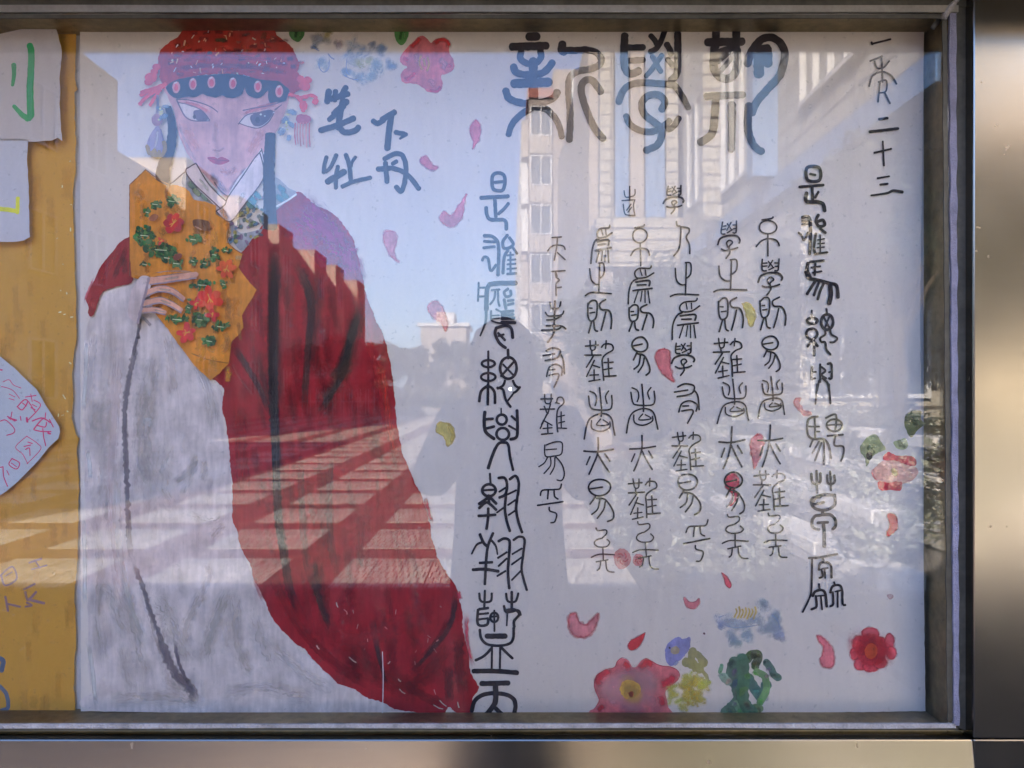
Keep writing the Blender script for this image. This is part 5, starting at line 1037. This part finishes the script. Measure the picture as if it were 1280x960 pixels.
# the eight repeated small characters, then each placed in its own box
T = {
 'wei': "H|12:275,405 265,425 200,430 170,462 180,500 240,495 292,460;10:205,440 215,482;10:238,440 242,480;13:185,508 150,530 128,600 122,702;15:172,532 262,520 262,560;13:180,556 240,552;14:155,600 282,580;11:188,602 165,692;10:215,605 208,680;10:235,600 236,690;11:256,600 264,692",
 'zhi': "H|12:110,745 120,830 150,866 180,868;12:185,700 182,940;12:178,702 215,705 217,780 192,815;12:78,956 130,936 276,942",
 'ze': "I|13:98,205 130,176 166,190 160,300 122,330 100,292 96,200;11:110,236 130,236;11:115,272 150,266;13:125,332 100,418;13:140,332 150,395 170,408;13:238,172 190,200 200,240 260,252 286,312 280,385;13:235,262 220,330 198,402",
 'nan': "I|12:78,532 182,520;11:115,490 126,560 156,556 160,490;12:75,602 197,600;12:132,570 132,604;12:142,610 86,702;11:150,642 92,772;11:130,682 192,700;11:108,812 192,796;11:146,720 146,800;10:116,762 180,756;12:205,540 230,515 280,520 292,560 240,592 210,632 215,700 220,802;11:240,488 236,552;12:256,628 260,770;11:225,662 292,656;11:225,716 286,702;12:220,772 316,765",
 'zhe': "J|12:100,100 115,182 150,206 260,206 286,170 286,92;11:108,60 150,80 162,130 150,176;12:184,28 200,200 200,262;11:262,60 236,100 246,156;12:65,438 86,330 120,270 190,240 250,245 286,280 300,350 311,408;11:125,290 130,350 200,372 270,342 271,300;10:195,282 165,326 262,320 216,288",
 'yi': "J|13:175,428 170,540 140,640 104,718;13:64,536 170,536 291,520;13:172,560 220,642 266,702;12:110,578 84,642;13:228,558 266,611",
 'easy': "J|e13:187,828 78,64;12:115,842 210,825|K|13:158,130 120,192;12:192,148 175,230 130,272;12:230,178 215,240 170,302;13:165,142 230,160 280,240 282,300 244,327",
 'yi3': "K|11:158,384 170,405 235,400 240,430 205,462;11:205,462 160,480 148,510 180,536 242,530 267,500 246,474;11:210,540 215,642;11:122,612 180,592 302,597;11:160,652 252,636;11:195,642 186,700 168,718;11:235,642 240,700 260,726 302,731",
 'xue': "L|12:145,498 140,582 172,590;10:150,530 176,525;10:145,556 176,550;10:185,508 216,552;10:215,498 185,562;10:190,582 226,560;12:261,488 256,582 234,586;10:230,520 256,520;10:235,552 256,550;14:108,677 130,630 190,605 260,610 287,640 280,662;12:190,693 180,660 205,640 226,660 200,692 205,740 178,787;12:140,710 170,722 230,715 267,700",
 'bu': "H|12:475,415 540,400 546,388;e12:513,475 56,56;12:515,535 516,717;12:438,637 470,590 520,575 570,590 586,632",
 'you': "D|13:785,632 830,610 886,620 890,660 860,690 780,706;12:763,671 850,655;13:890,652 915,702 922,812;12:790,832 810,762 860,740 905,770 902,825;11:815,782 852,780;12:810,822 882,820 846,917",
 'hu': "E|12:738,892 760,850 840,846 890,840 902,803;12:802,850 795,922;12:845,850 850,900 877,921|F|13:718,76 917,46;12:810,92 815,120 866,140 850,202 818,211",
 'ren': "H|12:810,362 815,395 842,410 835,520 820,590 783,642;12:842,405 900,410 906,440 880,490 910,550 916,622"}
TS = {k_: strokes(v_) for k_, v_ in T.items()}
first = ["C|11:833,620 907,615;11:875,625 870,690 850,802;11:798,727 830,690 880,680 925,690 937,716;11:875,740 937,797", "C|11:828,891 937,885;11:860,890 872,930|D|11:860,0 865,40 890,65 865,95 865,187;11:868,125 907,121", "D|14:855,232 850,400 845,490 798,562;12:815,243 830,290 886,285 902,238;12:780,323 800,350 860,350 912,340 926,313;12:790,384 860,376 905,352;14:788,430 900,430 942,455;13:748,466 870,460 905,438"]
LB = {'label': 'thin black seal script character in the small columns'}
for t in first: write(strokes(t), wk=1.12, **LB)
E_ = strokes("E|12:743,120 837,118;11:773,83 780,150 820,150 826,80;12:738,202 852,200;11:770,178 792,232;11:820,160 800,235;11:795,240 748,322;11:790,242 738,356;11:762,290 832,330;11:748,402 837,394;11:796,320 800,396;10:760,356 832,350;12:870,142 880,110 915,110 926,150 880,202 870,280 878,383;10:860,150 892,156;11:905,223 906,350;10:880,262 932,250;10:885,312 932,300;11:880,352 948,355")
write(E_, wk=1.1, **LB)
write(strokes("E|12:785,488 850,465 905,465 916,500 905,560 850,576 780,576 774,488;11:785,526 868,520;11:795,590 770,632 727,662;11:820,590 820,652 768,716;11:855,590 850,662 818,722;12:860,580 910,640 931,720 910,771 873,768"), **LB)
boxes = [
 ('you', 679, 705, 435, 484), ('hu', 672, 704, 605, 653),
 ('wei', 739, 765, 282, 329), ('zhi', 732, 764, 329, 369), ('ze', 735, 765, 375, 416), ('nan', 731, 770, 426, 477), ('zhe', 730, 769, 484, 549), ('yi', 730, 766, 547, 593), ('easy', 736, 766, 599, 652), ('yi3', 739, 768, 660, 715),
 ('bu', 788, 812, 281, 332), ('wei', 785, 817, 332, 380), ('ze', 786, 817, 381, 414), ('easy', 790, 812, 422, 469), ('zhe', 783, 822, 480, 541), ('yi', 787, 819, 544, 589), ('nan', 785, 825, 598, 649), ('yi3', 791, 823, 652, 711),
 ('ren', 842, 863, 277, 320), ('zhi', 838, 874, 328, 371), ('wei', 840, 875, 373, 424), ('xue', 840, 868, 428, 469), ('you', 843, 874, 480, 529), ('nan', 840, 879, 540, 589), ('easy', 847, 875, 593, 643), ('hu', 854, 887, 650, 702),
 ('xue', 897, 925, 276, 323), ('zhi', 892, 933, 325, 365), ('ze', 898, 929, 372, 415), ('nan', 892, 931, 423, 472), ('zhe', 897, 936, 474, 529), ('yi', 899, 931, 533, 586), ('easy', 906, 930, 591, 642), ('yi3', 903, 935, 643, 698),
 ('bu', 945, 974, 271, 320), ('xue', 947, 978, 323, 369), ('ze', 950, 982, 371, 412), ('easy', 953, 975, 421, 464), ('zhe', 948, 981, 471, 522), ('yi', 947, 979, 531, 583), ('nan', 942, 985, 588, 639), ('yi3', 955, 984, 642, 697), ('xue', 829, 855, 232, 267)]
for q, x0, x1, y0, y1 in boxes: write(fit(TS[q], (x0, x1, y0, y1), wk=1.08+.12*R.random(), wob=1.1), **LB)
write(strokes("H|11:385,118 395,165 430,168 470,150 472,108;11:430,83 430,195;11:368,196 472,190;11:378,225 390,300 420,312 472,316;11:470,190 460,240 470,312;10:440,225 405,275;10:445,250 415,290"), **LB)

# ---------------------------------------------------------------- papers pinned on the left, with their own writing
n1 = sheet_obj('note_sheet', [(-60, 60), (-20, 48), (0, 42), (30, 36), (68, 31), (72, 42), (76, 58), (77, 72), (75, 90), (75, 130), (77, 176), (72, 172), (65, 176), (50, 177), (35, 177), (34, 174), (-60, 172)], PD-.010, paper_mat('warm_note_paper', (.66, .60, .57), .5), jit=.7, label='cream paper sheet at the top left with thick green brush strokes', category='paper sheet')
n2 = sheet_obj('note_sheet', [(-60, 120), (34, 120), (35, 180), (34, 200), (36, 240), (37, 296), (30, 300), (22, 302), (10, 303), (0, 302), (-60, 303)], PD-.006, paper_mat('cool_note_paper', (.66, .66, .70), .4), jit=.6, label='white paper sheet below the green one, with a yellow stroke', category='paper sheet')
n3 = sheet_obj('octagonal_card', [(-60, 446), (-6, 442), (2, 447), (18, 460), (32, 474), (46, 487), (58, 508), (67, 522), (74, 533), (75, 540), (73, 548), (60, 560), (50, 573), (38, 586), (22, 602), (8, 614), (0, 619), (-60, 640)], PD-.004, paper_mat('pale_card', (.62, .66, .70), .2), jit=.2, label='pale angular card with bright pink handwriting on the yellow sheet', category='card')
def writeon(t, sheet_, depth, color, name='handwritten_character', **kw): return write(strokes(t), name, color, sheet_, base=PD-depth-.0003, **kw)
writeon("U|52>58:238,365 250,420 248,560 240,720 246,920;50>30:235,945 190,930 150,890 112,850|W|40:205,28 180,45", n1, .010, (38, 116, 74), label='green brush character'); writeon("U|40>26:110,520 112,600 100,680", n1, .010, (38, 116, 74), label='green brush character')
writeon("W|30:-20,645 60,652 115,662;26:118,575 116,670", n2, .006, (190, 180, 50), 'yellow_stroke')
pk_ = (206, 46, 92)
for t in ("X|7:170,300 240,290;6:205,280 215,330;8:115,365 160,320 185,330 150,385 120,370;7:150,340 175,360;7:190,330 235,400;7:225,320 270,350 240,400 180,460;6:215,350 245,365;6:205,370 235,385;14:178,440 182,465", "X|9:215,460 280,440 335,470;7:305,405 300,450;9:225,515 260,470 290,440;8:250,490 300,500 310,470;7:330,450 355,500;8:230,520 280,530 340,530;7:285,510 292,570 305,625;12:320,540 335,545", "X|5:180,560 105,632 150,680 185,745;5:180,562 250,610 270,650 180,745;7:160,630 205,620;7:185,600 215,610;7:170,650 195,640 200,690", "X|9:50,430 100,460;7:80,400 70,450;10:60,440 110,455;7:0,462 40,455 95,510 90,540 45,555;7:135,430 140,455", "X|7:80,710 130,740 110,780 60,750 80,710;6:75,740 110,765;7:0,770 20,765;7:20,765 25,830 50,895;6:45,790 60,820", "X|5:20,200 60,185 90,220 140,240;5:10,230 50,240 90,260 130,310;5:60,280 100,300;5:60,310 95,320", "X|10:0,118 14,120"): writeon(t, n3, .004, pk_, label='pink handwritten character')
for t in ("Y|7:0,240 45,205 62,250 20,275 5,240;5:20,240 45,225;8:110,190 155,175;6:120,215 175,200;6:130,180 150,210", "Y|9:20,318 30,370;8:30,345 75,355;8:90,290 130,270;9:95,300 105,330 135,300;7:100,340 120,350 95,355;10:115,330 165,342"): writeon(t, ybase, -.008, (106, 84, 92), label='faint purple painted character')
s = Sheet(PD+.008-.0003); s.ribbon([(-4, 822), (4, 826), (2, 838)], 6, BODY(70, 80, 100)); s.ribbon([(0, 858), (8, 868), (10, 884), (2, 888)], 5, BODY(74, 84, 104)); s.make('blue_paint_stroke', ybase)
s = Sheet(PD+.008-.0005)
for i in range(60):
    x = R.uniform(2, 90); y = R.uniform(50, 880); s.ribbon([(x, y), (x+R.uniform(-3, 3), y+R.uniform(20, 50))], R.uniform(6, 18), STR(*R.choice([(164, 122, 54), (140, 100, 44), (158, 114, 40), (148, 112, 60)]), a=.16), jit=.2)
for i in range(16): x = R.uniform(70, 90); y = R.uniform(200, 520); s.ribbon([(x, y), (x+R.uniform(-1, 3), y+R.uniform(-1, 5))], R.uniform(.6, 1.6), BODY(186, 170, 140))
s.make('brush_marks', ybase)
# dark hairline where the poster edge stands off the sheet behind it
